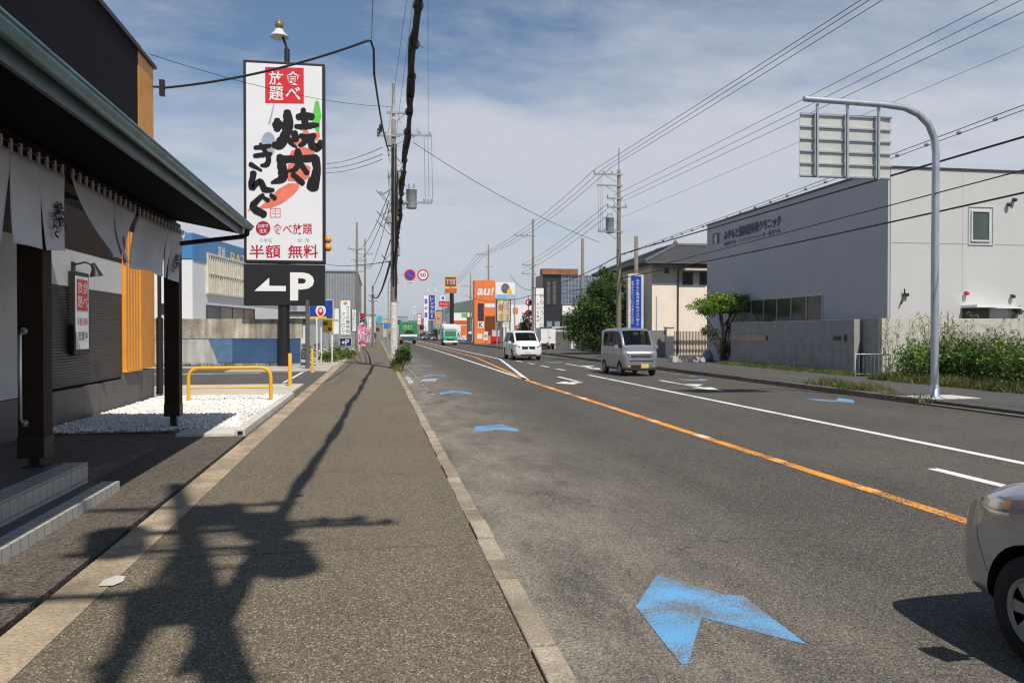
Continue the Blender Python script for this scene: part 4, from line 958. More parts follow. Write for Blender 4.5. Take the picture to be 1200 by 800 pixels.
# awning, lamps, vents on the lit wall
A, C = AY(1126, 371, CY0), AY(1160, 358, CY0)
b = MB(); b.box(A.x, C.x, CY0-0.85, CY0-0.002, C.z-0.10, C.z); b.box(C.x-0.2, C.x+1.2, CY0-0.30, CY0-0.004, C.z-0.12, C.z-0.06); b.build('awning', m_white, cl, True)
b = MB(); b.box(A.x+0.05, C.x-0.05, CY0-0.03, CY0-0.001, 1.2, C.z-0.12); b.build('door', m_dkfr, cl, True)
def wall_fix(u, v, nm, mat, s):
    p = AY(u, v, CY0); b = MB(); b.lathe([(0.0,-s),(s*.8,-s*.6),(s,0.0),(s*.6,s*.5),(0,s*.6)], (p.x, CY0-0.12, p.z), 12, 'z'); b.box(p.x-s*.3, p.x+s*.3, CY0-0.13, CY0, p.z+s*.2, p.z+s*.7); b.build(nm, mat, cl, True)
wall_fix(1130.5, 343.5, 'alarm_lamp', m_red, 0.10)
for u, v in ((1180,240),(1186.5,234.5),(1184.5,347)): wall_fix(u, v, 'vent_hood', m_dkfr, 0.10)
p = AY(1058, 346, CY0); b = MB(); b.tube([(p.x-.15,CY0-.1,p.z-.35),(p.x,CY0-.1,p.z),(p.x+.1,CY0-.02,p.z+.02)], 0.035, 6); b.tube([(p.x,CY0-.1,p.z),(p.x-.02,CY0-.12,p.z+.25)], 0.025, 6); b.obox((p.x+.08,CY0-.08,p.z+.02), .2,.1,.12); b.build('wall_light', m_black, cl, True)
p = AY(1190, 364, CY0); b = MB(); b.tube([(p.x-.25,CY0-.1,p.z-.3),(p.x,CY0-.2,p.z),(p.x+.15,CY0-.05,p.z+.15)], 0.05, 6); b.obox((p.x-.02,CY0-.15,p.z), .35,.2,.14, Matrix.Rotation(.5,3,'Y')); b.build('wall_light', m_black, cl, True)

gw = thing('clinic_garden_wall', 'grey concrete garden wall in shade along the street front of the clinic', 'wall', (18.5, 35, 0.1))
zt = AX(1000, 374, 18.45).z
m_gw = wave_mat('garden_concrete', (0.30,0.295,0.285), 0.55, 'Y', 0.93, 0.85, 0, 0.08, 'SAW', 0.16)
y0, y1 = AX(1000.5, 430, 18.45).y, AX(856, 430, 18.45).y
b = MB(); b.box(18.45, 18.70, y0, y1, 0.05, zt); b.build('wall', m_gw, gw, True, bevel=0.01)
a, c = AX(857, 395, 18.45), AX(897, 398, 18.45)
b = MB(); b.box(18.425, 18.449, c.y, a.y, a.z-0.16, a.z+0.10); b.build('name_plate', M('plate_tan', (0.42,0.33,0.25), 0.6), gw, True)
b = MB(); b.box(18.42, 18.448, c.y-0.25, c.y-0.12, a.z-0.14, a.z+0.1); a = AX(983, 396, 18.45); b.box(18.40, 18.448, a.y-0.12, a.y+0.35, a.z-0.08, a.z+0.08); a = AX(991,396,18.45); b.box(18.40, 18.448, a.y-0.06, a.y+0.06, a.z-0.13, a.z+0.13); b.build('intercom', m_dkfr, gw, True)
gw2 = thing('clinic_side_wall', 'sunlit plain concrete wall behind the reeds and hedge', 'wall', (19, 27.4, 0.1))
b = MB(); b.box(18.85, 60, 27.35, 27.6, 0.05, 2.3); b.build('wall', M('side_wall_concrete', (0.50,0.465,0.415), 0.85, 0, 0.08, 0.8, streak=(1.2,0.1)), gw2, True, bevel=0.01)
b = MB(); b.box(18.85, 19.1, 27.602, y0+1.6, 0.05, 2.28); b.build('return_wall', m_gw, gw2, True)
rl = thing('low_railing', 'low grey metal railing between garden wall and hedge', 'railing', (18.6, 26.9, 0.1))
A, C = G(1002, 440, 0.12), G(1043, 441, 0.12); Yr = (A.y+C.y)/2; A = AY(1002,440,Yr); C = AY(1043,440,Yr)
b = MB(); b.tube([(A.x,Yr,0.05),(A.x,Yr,0.95),(C.x,Yr,0.95),(C.x,Yr,0.05)], 0.024, 8); b.tube([(A.x,Yr,0.2),(C.x,Yr,0.2)], 0.016, 6); b.build('rail', m_steel, rl, True)
for k in range(8):
    x = A.x+(C.x-A.x)*(k+1)/9; b = MB(); b.tube([(x,Yr,0.2),(x,Yr,0.95)], 0.011, 6); b.build('baluster', m_steel, rl, True)

# hedge, reeds, grass
hd = thing('hedge', 'dense green mixed hedge in front of the sunlit concrete wall', 'hedge', (18.6, 22.5, 0.12))
b = MB()
ells = []
r = random.Random(4)
for k in range(15): ells.append((r.uniform(-0.7,2.4), -6.0+k*0.60, r.uniform(0.55,0.75), r.uniform(.8,1.1), r.uniform(.7,1.0), r.uniform(.58,.85)))
clump_leaves(b, ells, 34000, 0.12, 41, nclump=170, spread=0.36); b.build('foliage', [leaf_mat('hedge_dark', (0.055,0.10,0.022)), leaf_mat('hedge_mid', (0.11,0.20,0.034)), leaf_mat('hedge_light', (0.19,0.29,0.055))], hd, recalc=False)
b = MB()
for k in range(40): x, y = r.uniform(-.9,1.6), r.uniform(-6,2.8); b.tube([(x,y,-.05),(x+r.uniform(-.2,.2),y+r.uniform(-.2,.2),.9)], [.015,.006], 5)
b.build('stem', m_bark, hd)
rd = thing('reed_clump', 'tall pale green reeds standing above the hedge', 'reeds', (18.9, 24, 0.12)); b = MB(); r = random.Random(8)
for k in range(170):
    x, y = r.uniform(-1.0,1.8), r.uniform(-5.8,2.6); h = r.uniform(1.3,2.35)*(0.75 if y < -3 else 1.0); lean = Vector((r.gauss(0,.10), r.gauss(0,.10), 0))
    top = Vector((x,y,0))+lean*h+Vector((0,0,h)); base = Vector((x,y,0)); b.tube([base, base.lerp(top,.5)+Vector((0,0,.02)), top], [.010,.008,.003], 4, 0)
    for j in range(r.randint(8,12)):
        t = r.uniform(.35,1.0); s = base.lerp(top, t); a = r.uniform(0,2*PI); ln = r.uniform(.22,.5); d = Vector((math.cos(a),math.sin(a),0)); sd_ = Vector((-d.y,d.x,0))*.013
        m1 = s+d*ln*.5+Vector((0,0,.12*ln/.4)); e = s+d*ln+Vector((0,0,-.05+r.uniform(-.08,.12)))
        b.add([s-sd_*.5, s+sd_*.5, m1+sd_, m1-sd_, e], [(0,1,2,3),(3,2,4)], r.choice([0,1,1]))
b.build('stems_and_blades', [leaf_mat('reed_green', (0.10,0.14,0.05)), leaf_mat('reed_pale', (0.19,0.22,0.10))], rd, recalc=False)
grass_patch('verge_grass', 'uneven green and straw grass at the foot of the hedge', 17.0, 17.9, 15.5, 25.6, 7000, 0.26, 21, mix=(0,0,1,1,2))
grass_patch('verge_grass', 'rough grass tufts on the pavement near the gantry pole', 13.4, 14.4, 20.2, 23.6, 1500, 0.20, 22, mix=(0,1,1,2))
grass_patch('verge_grass', 'narrow strip of bright grass along the clinic garden wall', 17.5, 18.4, y0-1.2, y1, 6000, 0.16, 23, mix=(0,0,0,1))
grass_patch('verge_grass', 'small tuft of weeds on the far kerb edge', 13.1, 13.4, 17.2, 19.2, 350, 0.2, 24, z=0.05, mix=(0,1,2))

# road-sign gantry seen from behind
gp0 = G(1095, 465.5, 0.12); gt = thing('sign_gantry', 'grey steel mast arm carrying a road sign seen from the back', 'road sign', (gp0.x, gp0.y, 0.12))
ga = lambda u, v: AY(u, v, gp0.y)
b = MB(); pts = [(gp0.x, gp0.y, 0.05), ga(1095.5,300)] + [ga(u,v) for u, v in ((1096.5,180),(1095,163),(1088,146),(1076,134),(1060,126.5),(1035,123))] + [ga(942,116)]
b.tube(pts, [0.098,0.094,0.088,0.087,0.084,0.080,0.078,0.074,0.068], 16); b.build('mast', m_steel, gt, True)
b = MB(); b.lathe([(0.2,0.0),(0.2,0.02),(0.11,0.022),(0.11,0.3),(0.1,0.32)], (gp0.x,gp0.y,0.12), 16); b.build('base_flange', m_steel, gt, True)
S0, S1 = ga(941, 206), ga(1048, 137); yb = gp0.y+0.16
Szb, Szt = ga(941,206).z, ga(941,130).z
b = MB(); b.box(S0.x, S1.x, yb, yb+0.012, Szb, Szt); sp = b.build('sign_panel', M('panel_back', (0.52,0.52,0.49), 0.5, 0.2, 0.1, 1.2, fine=0.05, fscale=12), gt, True)
b = MB(); b.box(S0.x+0.01, S1.x-0.01, yb+0.013, yb+0.016, Szb+0.01, Szt-0.01); b.build('sign_front', m_blue, gt, True)
for k in range(6):
    z = Szb+0.04+(Szt-Szb-0.08)*k/5; b = MB(); b.box(S0.x-0.01, S1.x+0.01, yb-0.045, yb-0.001, z-0.02, z+0.02); b.build('stiffener', m_steel, gt, True)
for u in (959, 994.5, 1031):
    x = ga(u, 150).x; b = MB(); zt_ = ga(u, 121 if u < 1000 else 124).z; b.box(x-0.024, x+0.024, gp0.y+0.02, gp0.y+0.09, Szb-0.02, zt_); b.box(x-0.066, x-0.040, gp0.y+0.05, gp0.y+0.11, Szb+0.02, Szt-0.02); b.build('hanger', m_steel, gt, True)
b = MB(); b.box(gp0.x-0.55, gp0.x+0.9, gp0.y-0.5, gp0.y+0.55, 0.1, 0.132); structure(b, 'mast_footing', m_wconc)

# tall blue upright clinic sign
board_sign('upright_sign', 'tall blue upright clinic sign in a pale frame behind the silver van', 735.2, 753, 321, 392, 52, m_blue, M('pale_frame', (0.60,0.56,0.50), 0.6), border=0.16, posts=2, thick=0.4,
  lines=[('v','みやもと脳神経外科クリニック',742.5,327,749.5,382,m_white),('v','脳神経外科リハビリ科整形外科内科',738.8,329,741.2,380,m_white)])

# cream tiled-roof house
HX, HY = 20.4, 55.0
hs = thing('tiled_house', 'cream two-storey house under a grey tiled hip roof', 'house', (24, 58, 0.1))
he = AY(800, 310, HY).z; hx0 = AY(764, 350, HY).x; hx1 = 32.0
m_cream = M('cream_stucco', (0.84,0.74,0.61), 0.85, 0, 0.05, 1.5, 0.3, 40)
b = MB(); b.box(hx0, hx1, HY, HY+12, 0.1, he+0.2); b.build('wall', m_cream, hs, True)
b = MB(); b.box(hx0-0.005, hx1, HY-0.02, HY-0.001, he-1.35, he+0.1); b.build('upper_band', M('stucco_grey', (0.46,0.42,0.36), 0.85), hs, True)
m_rt = wave_mat('roof_tile', (0.085,0.085,0.088), 1.7, 'X', 0.55, 0.55, 0, 0.8)
ov = 0.9; zr = AY(800, 287, HY+3).z
rx0, rx1, ry0, ry1 = hx0-ov, hx1+ov, HY-ov, HY+12+ov; k_ = 4.2
b = MB()
rows = 9
def hip(t):  # ring at height fraction t
    dx = (k_)*t; return [(rx0+dx,ry0+dx*1.15),(rx1-dx,ry0+dx*1.15),(rx1-dx,ry1-dx*1.15),(rx0+dx,ry1-dx*1.15)]
zz = lambda t: he+0.02+(zr-he)*t
for k in range(rows):
    A, C = hip(k/rows), hip((k+1)/rows); za, zb_ = zz(k/rows)+0.05, zz((k+1)/rows)
    for i in range(4):
        j = (i+1) % 4; b.add([(*A[i],za),(*A[j],za),(*C[j],zb_),(*C[i],zb_)], [(0,1,2,3)]); b.add([(*A[i],za),(*A[j],za),(*A[j],za-0.05),(*A[i],za-0.05)], [(0,1,2,3)])
b.add([(*p, zr) for p in hip(1)], [(0,1,2,3)])
b.add([(*p, he-0.04) for p in hip(0)], [(3,2,1,0)])
ro = b.build('roof', m_rt, hs, True)
b = MB(); A, C = hip(0), hip(1)
for i in range(4): b.tube([(*A[i],he+.1),(*C[i],zr+.08)], 0.14, 8); b.tube([(*C[i],zr+.08),(*C[(i+1)%4],zr+.08)], 0.17, 8)
b.lathe([(0.12,0),(0.22,.2),(0.05,.5)], (*C[0], zr), 8); b.build('ridge_tiles', M('ridge_tile', (0.10,0.10,0.105), 0.6), ro, False)
bpy.data.objects['ridge_tiles'].data.transform(Matrix.Translation(-hs.location))
b = MB(); b.tube([(rx0+.05,ry0-.06,he),(rx1,ry0-.06,he)], 0.06, 8); x = AY(794,350,HY).x; b.tube([(x,HY-.9,he-.05),(x,HY-.12,he-.45),(x,HY-.08,0.2)], 0.05, 8); b.build('gutter', m_dkfr, hs, True)
for u0, u1, v0, v1 in ((799.5,811.5,319,333.5),(819.5,829,319,333.5)):
    A, C = AY(u0,v1,HY), AY(u1,v0,HY); window(hs, FY(HY-0.02), A.x, C.x, A.z, C.z, m_dkfr, None, nv=1, t=0.06)
A, C = AY(798,317.5,HY), AY(830,315,HY); b = MB(); b.box(A.x, C.x, HY-0.8, HY-0.021, A.z, C.z); b.build('window_hood', M('hood_cream', (0.6,0.5,0.42), 0.7), hs, True)
A = AY(781, 317, HY); b = MB(); b.box(A.x-.17, A.x+.17, HY-0.06, HY-0.021, A.z-.2, A.z+.2); b.build('vent', m_dkfr, hs, True)

# gate, posts and block wall in front of the house
GY = 50.5
gt2 = thing('folding_gate', 'brown folding lattice gate in front of the cream house', 'gate', (22, GY, 0.1))
A, C = AY(787, 415, GY), AY(832, 415, GY); gz = AY(800, 388, GY).z; m_br = M('gate_brown', (0.16,0.11,0.085), 0.5, 0.3)
n = 26
for k in range(n+1):
    x = A.x+(C.x-A.x)*k/n; b = MB(); b.box(x-.02, x+.02, GY-.02, GY+.02, 0.16, gz); b.build('bar', m_br, gt2, True)
b = MB()
for k in range(n):
    x = A.x+(C.x-A.x)*k/n; x2 = A.x+(C.x-A.x)*(k+1)/n
    for z0, z1 in ((0.35,0.8),(0.85,1.3),(1.3,0.9)): b.tube([(x,GY-.03,z0),(x2,GY-.03,z1)], 0.016, 4)
b.build('lattice', m_br, gt2, True)
gpst = thing('gate_post', 'cream square gate post beside the folding gate', 'post', (AY(784,400,GY).x, GY, 0.1))
b = MB(); b.box(-.25,.25,-.25,.25,-.1,gz+0.12); b.build('shaft', m_cream, gpst, bevel=0.02); b = MB(); b.box(-.3,.3,-.3,.3,gz+.122,gz+.2); b.build('cap', m_wconc, gpst, bevel=0.02)
bwl = thing('block_wall', 'grey ribbed block wall behind the silver van', 'wall', (19.5, GY, 0.1))
A, C = AY(757, 410, GY), AY(780.5, 410, GY); b = MB(); b.box(A.x-3, C.x, GY, GY+.2, 0, gz+0.05); b.build('wall', wave_mat('ribbed_grey', (0.22,0.215,0.22), 1.3, 'X', 0.8, 0.8, 0, 0.3), bwl, True)
o = thing('garden_stone', 'rounded grey garden stone at the foot of the pruned tree', 'stone', G(829, 423, 0.12)); b = MB(); b.lathe([(0.0,-.1),(.30,0),(.34,.15),(.30,.35),(.20,.55),(.10,.66),(0,.68)], seg=14); b.build('stone', M('stone_grey', (0.30,0.31,0.33), 0.9, 0, 0.25, 3, .4, 20), o)
o = thing('concrete_slab', 'low pale concrete slab across the gateway', 'slab', G(805, 424, 0.12)); b = MB(); b.box(-.95,.95,-.3,.3,0,.3); b.box(-.9,.9,-.25,.25,.302,.33); b.build('slab', m_wconc, o, bevel=.02)

# trees
b0 = G(846, 425, 0.12)
tree('pruned_pine', 'cloud-pruned tree with flat bright green crown by the clinic corner', (b0.x, b0.y, 0.12), 2.5, [(-.85,0,3.05,.95,.8,.48),(.1,.1,3.35,1.0,.9,.50),(1.05,0,3.2,.95,.8,.48),(0.2,0.1,2.85,1.3,.7,.22)], 15000, 0.13, 15, limbs=9, tr_r=0.12, nclump=90, mats=[leaf_mat('pine_mid', (0.11,0.20,0.03)), leaf_mat('pine_light', (0.17,0.28,0.045)), leaf_mat('pine_bright', (0.23,0.35,0.06))])
o = thing('garden_bush', 'dark sparse bush under the pruned tree', 'bush', (b0.x-0.1, b0.y-0.3, 0.12)); b = MB(); clump_leaves(b, [(.45,0,.8,.65,.6,.9),(-.7,0,1.6,.6,.5,.55),(.9,.4,1.9,.5,.5,.4)], 2200, 0.11, 17); b.build('foliage', [LEAF[0], LEAF[0], LEAF[1]], o, recalc=False)
b = MB(); r = random.Random(2)
for k in range(22): a = r.uniform(-1.0,1.0); b.tube([(r.uniform(-.1,.3),0,0),(a*.5,r.uniform(-.2,.2),1.0),(a*1.1-.1,r.uniform(-.4,.4),r.uniform(1.6,2.2))], [.02,.013,.005], 5)
b.build('stem', m_bark, o)
t0 = AD(722, 410, 60)
tree('evergreen_tree', 'tall dark evergreen tree behind the right utility pole', (t0.x-0.3, t0.y, 0.1), 4.5, [(-.2,0,4.9,1.6,1.6,1.35),(-1.6,-.2,3.4,1.6,1.5,1.4),(.8,0,3.4,1.7,1.6,1.7),(-2.7,-.3,2.2,1.2,1.2,1.4),(-.4,0,1.5,2.5,1.6,1.3),(-.5,0,6.2,.6,.6,.7),(-1.1,.2,4.6,.9,.9,.9)], 28000, 0.21, 25, limbs=10, tr_r=0.2, nclump=120, mats=[LEAF[0], LEAF[1], LEAF[1]])
t0 = AD(762, 410, 61)
tree('garden_tree', 'smaller bushy tree beside the tall blue clinic sign', (t0.x+0.25, t0.y, 0.1), 3, [(0,0,3.4,1.3,1.2,1.4),(.6,0,1.9,1.4,1.2,1.2),(-1.2,.3,2.2,1.1,1,1.5),(.9,0,3.1,.7,.7,.8)], 11000, 0.19, 27, limbs=7, mats=[LEAF[0], LEAF[1], LEAF[1]], nclump=55)
t0 = AD(577, 400, 118)
tree('palm_like_tree', 'small dark tree growing beside the orange shop tower', (t0.x, t0.y, 0.1), 3, [(0,0,3.2,1.0,1.0,1.5),(0,0,1.6,.9,.9,1.2)], 1500, 0.4, 33, limbs=5)
for i, (u, vt, d, lb) in enumerate(((497,389,190,'dark round roadside tree behind the dark cars'), (512,383,170,'dark narrow tree beside the grey far building'), (616,366,95,'dark conical conifer next to the red round signs'))):
    t0 = AD(u, 400, d); h = AD(u, vt if i < 2 else 361, d).z-0.1
    tree('roadside_tree', lb, (t0.x, t0.y, 0.1), h*.6, [(0,0,h*.6,h*.28,h*.28,h*.4)] if i < 2 else [(0,0,h*.3,h*.28,h*.28,h*.3),(0,0,h*.62,h*.17,h*.17,h*.28),(0,0,h*.85,h*.08,h*.08,h*.16)], 1200, 0.35, 60+i, limbs=4)

# black building with gridded glass, garage, carport
o, Y, x0, x1, zt = simple_building('black_glass_building', 'black building with blue gridded glass front and rusty parapet', 'building', 636, 702, 322, 88, 4, M('facade_black', (0.025,0.027,0.032), 0.35, 0, 0.1), [])
z1_, z0_ = AY(660,322,Y).z, AY(660,357,Y).z
window(o, FY(Y), AY(658,330,Y).x, x1-.1, z0_, z1_, m_alu, glass_mat('grid_glass', (0.10,0.14,0.20), 0.12), nv=10, nh=6, t=0.07)
for u0, u1 in ((640,645.5),(647,652.5)): window(o, FY(Y), AY(u0,340,Y).x, AY(u1,340,Y).x, AY(u0,357,Y).z, AY(u0,329,Y).z, m_dkfr, glass_mat('tall_glass', (0.10,0.11,0.12), 0.1), t=0.08)
for u0, u1 in ((640,648),(649,657)): window(o, FY(Y), AY(u0,340,Y).x, AY(u1,340,Y).x, AY(u0,384,Y).z, AY(u0,375,Y).z, m_dkfr, glass_mat('pale_glass', (0.22,0.30,0.36), 0.15), t=0.08)
b = MB(); b.box(AY(659,340,Y).x, x1, Y-.03, Y-.002, AY(660,384,Y).z, AY(660,358,Y).z); b.build('white_panel', m_white, o, True)
b = MB(); b.box(x0-.1, AY(677,318,Y).x, Y-.25, Y+1, zt+.003, AY(650,315,Y).z); b.build('parapet', M('parapet_rust', (0.25,0.10,0.045), 0.7, 0, 0.3, 1.5), o, True)
b = MB(); b.box(AY(658,371,Y).x, x1, Y-.6, Y-.035, AY(660,372.5,Y).z, AY(660,370,Y).z); b.build('canopy', m_black, o, True)
board_sign('upright_sign', 'white upright eatery sign with two columns of black brush characters', 627, 637.5, 337, 385, 87, m_white, m_black, border=0.06, posts=2, lines=[('v','わらいうどん',632.3,344,636.8,383,m_letk),('v','手打ち讃岐',628.6,354,631.6,378,m_letk)])
o, Y, x0, x1, zt = simple_building('garage', 'low garage with grey roller shutter and pale canopy beam', 'garage', 648, 692, 384.5, 80, 6, M('garage_pale', (0.55,0.53,0.48), 0.8), [], m_wconc)
b = MB(); b.box(AY(651,395,Y).x, AY(667.5,395,Y).x, Y-.03, Y-.002, 0.12, AY(660,388.5,Y).z); b.build('roller_shutter', wave_mat('shutter_grey', (0.13,0.125,0.12), 3.0, 'Z', 0.7, 0.6, 0.2, 0.5), o, True)
b = MB(); b.box(AY(668.5,395,Y).x, AY(670.5,395,Y).x, Y-.2, Y-.004, 0.12, AY(660,385.5,Y).z); b.build('pillar', m_white, o, True)
b = MB(); b.box(AY(671,395,Y).x, AY(679,395,Y).x, Y-.04, Y-.003, 0.12, AY(660,390,Y).z); b.build('door', M('door_blue_grey', (0.35,0.40,0.45), 0.4, 0.3), o, True)

# orange shop tower and its neighbours
m_org = M('shop_orange', (0.80,0.20,0.045), 0.5, 0, 0.06)
o, Y, x0, x1, zt = simple_building('orange_shop', 'tall orange shop front with white lettering', 'shop', 556, 580, 328.5, 115, 2.0, m_org, [])
fn = lambda u, nv: AY(u, -nv, Y) + Vector((0,-.03,0))
b = MB(); sh = lambda a, c: fn(a+(c+347)*.22, c); put_text(b, 'au', sh, 558, -346, 573, -338, 0, 0.03); put_text(b, '!', sh, 574.5, -346, 577, -337, 0, 0.03)
b.build('lettering', m_white, o, True); b = MB(); put_text(b, 'K', lambda a, c: fn(a,c)+Vector((0,-.02,0)), 561, -383.5, 566, -377.5, 1, 0.02)
b.build('lettering', [m_white, M('poster_plum', (0.06,0.02,0.05), 0.5, 0, 0.4, 3)], o, True)
for nm_, q_, mt_ in (('white_stripe', (568,580,355.5,360), m_white), ('poster', (560,567,355.5,376), MATS['poster_plum']), ('poster', (560,567,376.5,384.5), m_white), ('notice', (559,565,391,397), m_white)):
    b = MB(); b.flat([(q_[0],-q_[3]),(q_[1],-q_[3]),(q_[1],-q_[2]),(q_[0],-q_[2])], fn); b.build(nm_, mt_, o, True)
board_sign('billboard', 'white rooftop billboard with a dark round picture and blue foot', 580, 604, 330, 350, 112, m_white, m_steel, posts=2, thick=0.3, lines=[('d','0.012',587,332,597,344,M('picture_dark',(0.12,0.11,0.11),0.6,0,0.4,2)),('r','',581,345,603.5,349.5,M('sky_blue_sign',(0.25,0.50,0.72),0.5)),('d','0.018',594,338,600,346,m_yelsign)])
board_sign('poster_board', 'large menu poster board between two black posts', 581.5, 598.5, 350.5, 377, 95, M('poster_cream', (0.62,0.53,0.36), 0.5, 0, 0.3, 3), m_black, posts=2, border=0.10, lines=[('v','焼肉食べ放題',593,353,597,375,m_wine),('d','',583.5,356,590,364,M('dish_brown',(0.45,0.25,0.10),0.5,0,0.3,6)),('d','',584,367,591,375,M('dish_gold',(0.6,0.42,0.15),0.5,0,0.3,6))])
o, Y, x0, x1, zt = simple_building('white_shop', 'white single-storey shop with an orange square on its wall', 'shop', 590, 628, 357, 118, 8, m_white, [])
b = MB(); b.flat([(601,-367.5),(607,-367.5),(607,-360.5),(601,-360.5)], lambda u, nv: AY(u,-nv,Y)+Vector((0,-.03,0))); b.build('orange_square', m_org, o, True)
vm = thing('vending_machine', 'red and white drinks vending machine by the pavement', 'vending machine', G(580.5, 404, 0.12)); s = 1.0
Yv = vm.location.y; xv0, xv1 = AY(576,400,Yv).x-vm.location.x, AY(586,400,Yv).x-vm.location.x; zv = AY(580,386,Yv).z-.12
b = MB(); b.box(xv0, xv1, 0, .8, 0, zv); b.build('cabinet', m_red, vm, bevel=.03)
b = MB(); b.box(xv0+.08, xv1-.08, -.03, -.002, zv*.55, zv-.1); b.build('display_window', M('display_pale', (0.6,0.55,0.55), 0.2, 0, 0.3, 8), vm)
b = MB(); b.box(xv0+.1, xv1-.1, -.02, -.002, .2, .45); b.build('dispenser_slot', m_black, vm)
rs = thing('disc_sign', 'three red round signs with white marks stacked on one post', 'sign', AD(619.5, 404, 93))
Yd = rs.location.y; b = MB(); b.tube([(0.0,0.1,0),(0.0,0.1,AY(619,349,Yd).z)], .05, 8); b.build('post', m_steel, rs)
for v in (354.5, 367, 380.5):
    c = AY(619.7, v, Yd)-rs.location; b = MB(); b.lathe([(0.40,-.05),(0.40,.05)], c, 18, 'y', 0)
    f = lambda a, q_: Vector((c.x+a, c.y-.056, c.z+q_)); b.add([f(.26*math.cos(t), .26*math.sin(t)) for t in [PI*.3+k*PI*1.4/10 for k in range(11)]]+[f(.13*math.cos(t), .13*math.sin(t)) for t in [PI*.3+k*PI*1.4/10 for k in range(11)]], [(k,k+1,12+k,11+k) for k in range(10)], 1)
    b.build('disc', [m_red, m_white], rs)
# far shops, signs and houses
board_sign('pylon_sign', 'brown eatery pylon sign with white characters over a dark pillar', 521, 535, 324, 336.5, 150, M('sign_brown', (0.20,0.05,0.02), 0.5, 0, 0.2, 1), m_yelsign, border=0.12, thick=0.6, lines=[('h','すき家',523,326.5,533.5,333.5,m_white)])
es = [o_ for o_ in bpy.data.objects if o_.get('label','').startswith('brown eatery pylon')][0]
b = MB(); Yq = es.location.y; A, C = AY(521.5,343.5,Yq), AY(535,338,Yq); b.box(A.x, C.x, Yq-.3, Yq+.3, A.z, C.z); b.build('lower_panel', M('panel_orange', (0.55,0.14,0.02), 0.5, 0, 0.4, 1.5), es, True)
b = MB(); b.lathe([(0.42,-.1),(0.40,A.z+.1)], (AY(529.5,400,Yq).x, Yq+.1, 0), 12); b.build('pillar', m_black, es, True)
board_sign('red_sign', 'wide red sign with a white word beyond the white truck', 514.5, 526.5, 353, 359.5, 165, m_red, m_red, border=0.02, lines=[('h','ラーメン',516,354.5,525,358,m_white)])
board_sign('white_sign', 'square white sign above the wide red sign', 515.5, 522, 346, 352.5, 166, m_white, m_steel, lines=[('d','',517.2,347.3,520.8,351,MATS['letter_blue'])])
board_sign('upright_sign', 'tall blue and white upright sign in an open steel frame', 502, 510.2, 345, 375, 170, M('sign_blue_deep', (0.02,0.05,0.28), 0.5), m_white, border=0.1, posts=2, lines=[('v','レンタカー',503.3,347,509,373,m_white)])
es = [o_ for o_ in bpy.data.objects if o_.get('label','').startswith('tall blue and white upright')][0]; Yq = es.location.y
b = MB(); b.tube([AY(502.2,346,Yq), AY(502.2,333.5,Yq), AY(510,333.5,Yq), AY(510,346,Yq)], .08, 6); b.build('top_frame', m_steel, es, True)
board_sign('upright_sign', 'white upright sign with violet blocks left of the blue one', 496.5, 501.8, 346, 388, 176, m_white, m_steel, lines=[('r','',497.5,350,500.8,356,M('violet_sign',(0.2,0.12,0.35),0.5)),('r','',497.5,366,500.8,372,MATS['violet_sign']),('v','薬',497.2,357,501,365,m_letk)])
board_sign('white_sign', 'small white sign board over the green truck', 488.5, 494, 367.5, 380.5, 160, m_white, m_red, border=0.15, lines=[('v','酒店',490,369,492.5,379,m_wine)])
m_far = [M('far_wall_%s' % n, c, 0.8) for n, c in (('pale', (0.5,0.5,0.5)), ('grey', (0.33,0.34,0.36)), ('cream', (0.5,0.44,0.36)), ('brown', (0.25,0.19,0.15)), ('blue', (0.28,0.34,0.42)))]
o, Y, x0, x1, zt = simple_building('convenience_store', 'white shop with green and orange fascia beyond the oncoming truck', 'shop', 527, 553, 366.5, 175, 10, m_white, [(530,536,387,394),(546,551,386,394)])
b = MB(); f2 = lambda u, nv: AY(u,-nv,Y)+Vector((0,-.04,0)); b.flat([(541,-371.5),(548,-371.5),(548,-367),(541,-367)], f2, 0); b.flat([(529,-380),(549,-380),(549,-375.5),(529,-375.5)], f2, 1); b.build('fascia_band', [M('band_green', (0.12,0.45,0.08), 0.5), M('band_red', (0.6,0.10,0.02), 0.5)], o, True)
board_sign('banner_board', 'orange banner board near the far crossing', 540, 547, 381, 396.5, 130, m_org, m_org, lines=[('r','',541,393,546,396,m_white)])
board_sign('notice_board', 'white notice board below the orange banner', 534.5, 540, 388, 398, 128, m_white, m_steel, lines=[('d','',535.5,391,539,396,m_pinkf)])
for u0, u1, vt, d, mi, lb, wn_ in ((508,519,364,185,1,'grey narrow shop behind the tall blue upright sign',[(510,516,370,376)]), (476,490,380,240,0,'pale low house beyond the green truck',[(480,485,384,388)]), (488,503,376,230,3,'brown low shop behind the dark cars',[(491,498,381,386)]), (461,478,371,260,4,'blue-grey flat building far down the road',[(464,470,375,380)]), (447,462,374,270,2,'cream house far down the left pavement',[(450,455,378,383)]), (418,440,369,130,0,'pale house front behind the nobori flags',[(424,430,376,383)]), (518,530,376,210,2,'cream building behind the white truck',[(520,524,381,386)]), (700,742,372,75,3,'brown garden fence building behind the trees',[]), (553,558,372,140,1,'grey wall strip left of the orange tower',[]), (436,449,379,190,3,'low brown roofed shop by the far pavement',[(439,445,384,388)])):
    simple_building('far_building', lb, 'building', u0, u1, vt, d, 8, m_far[mi], wn_, m_far[1 if mi != 1 else 3])
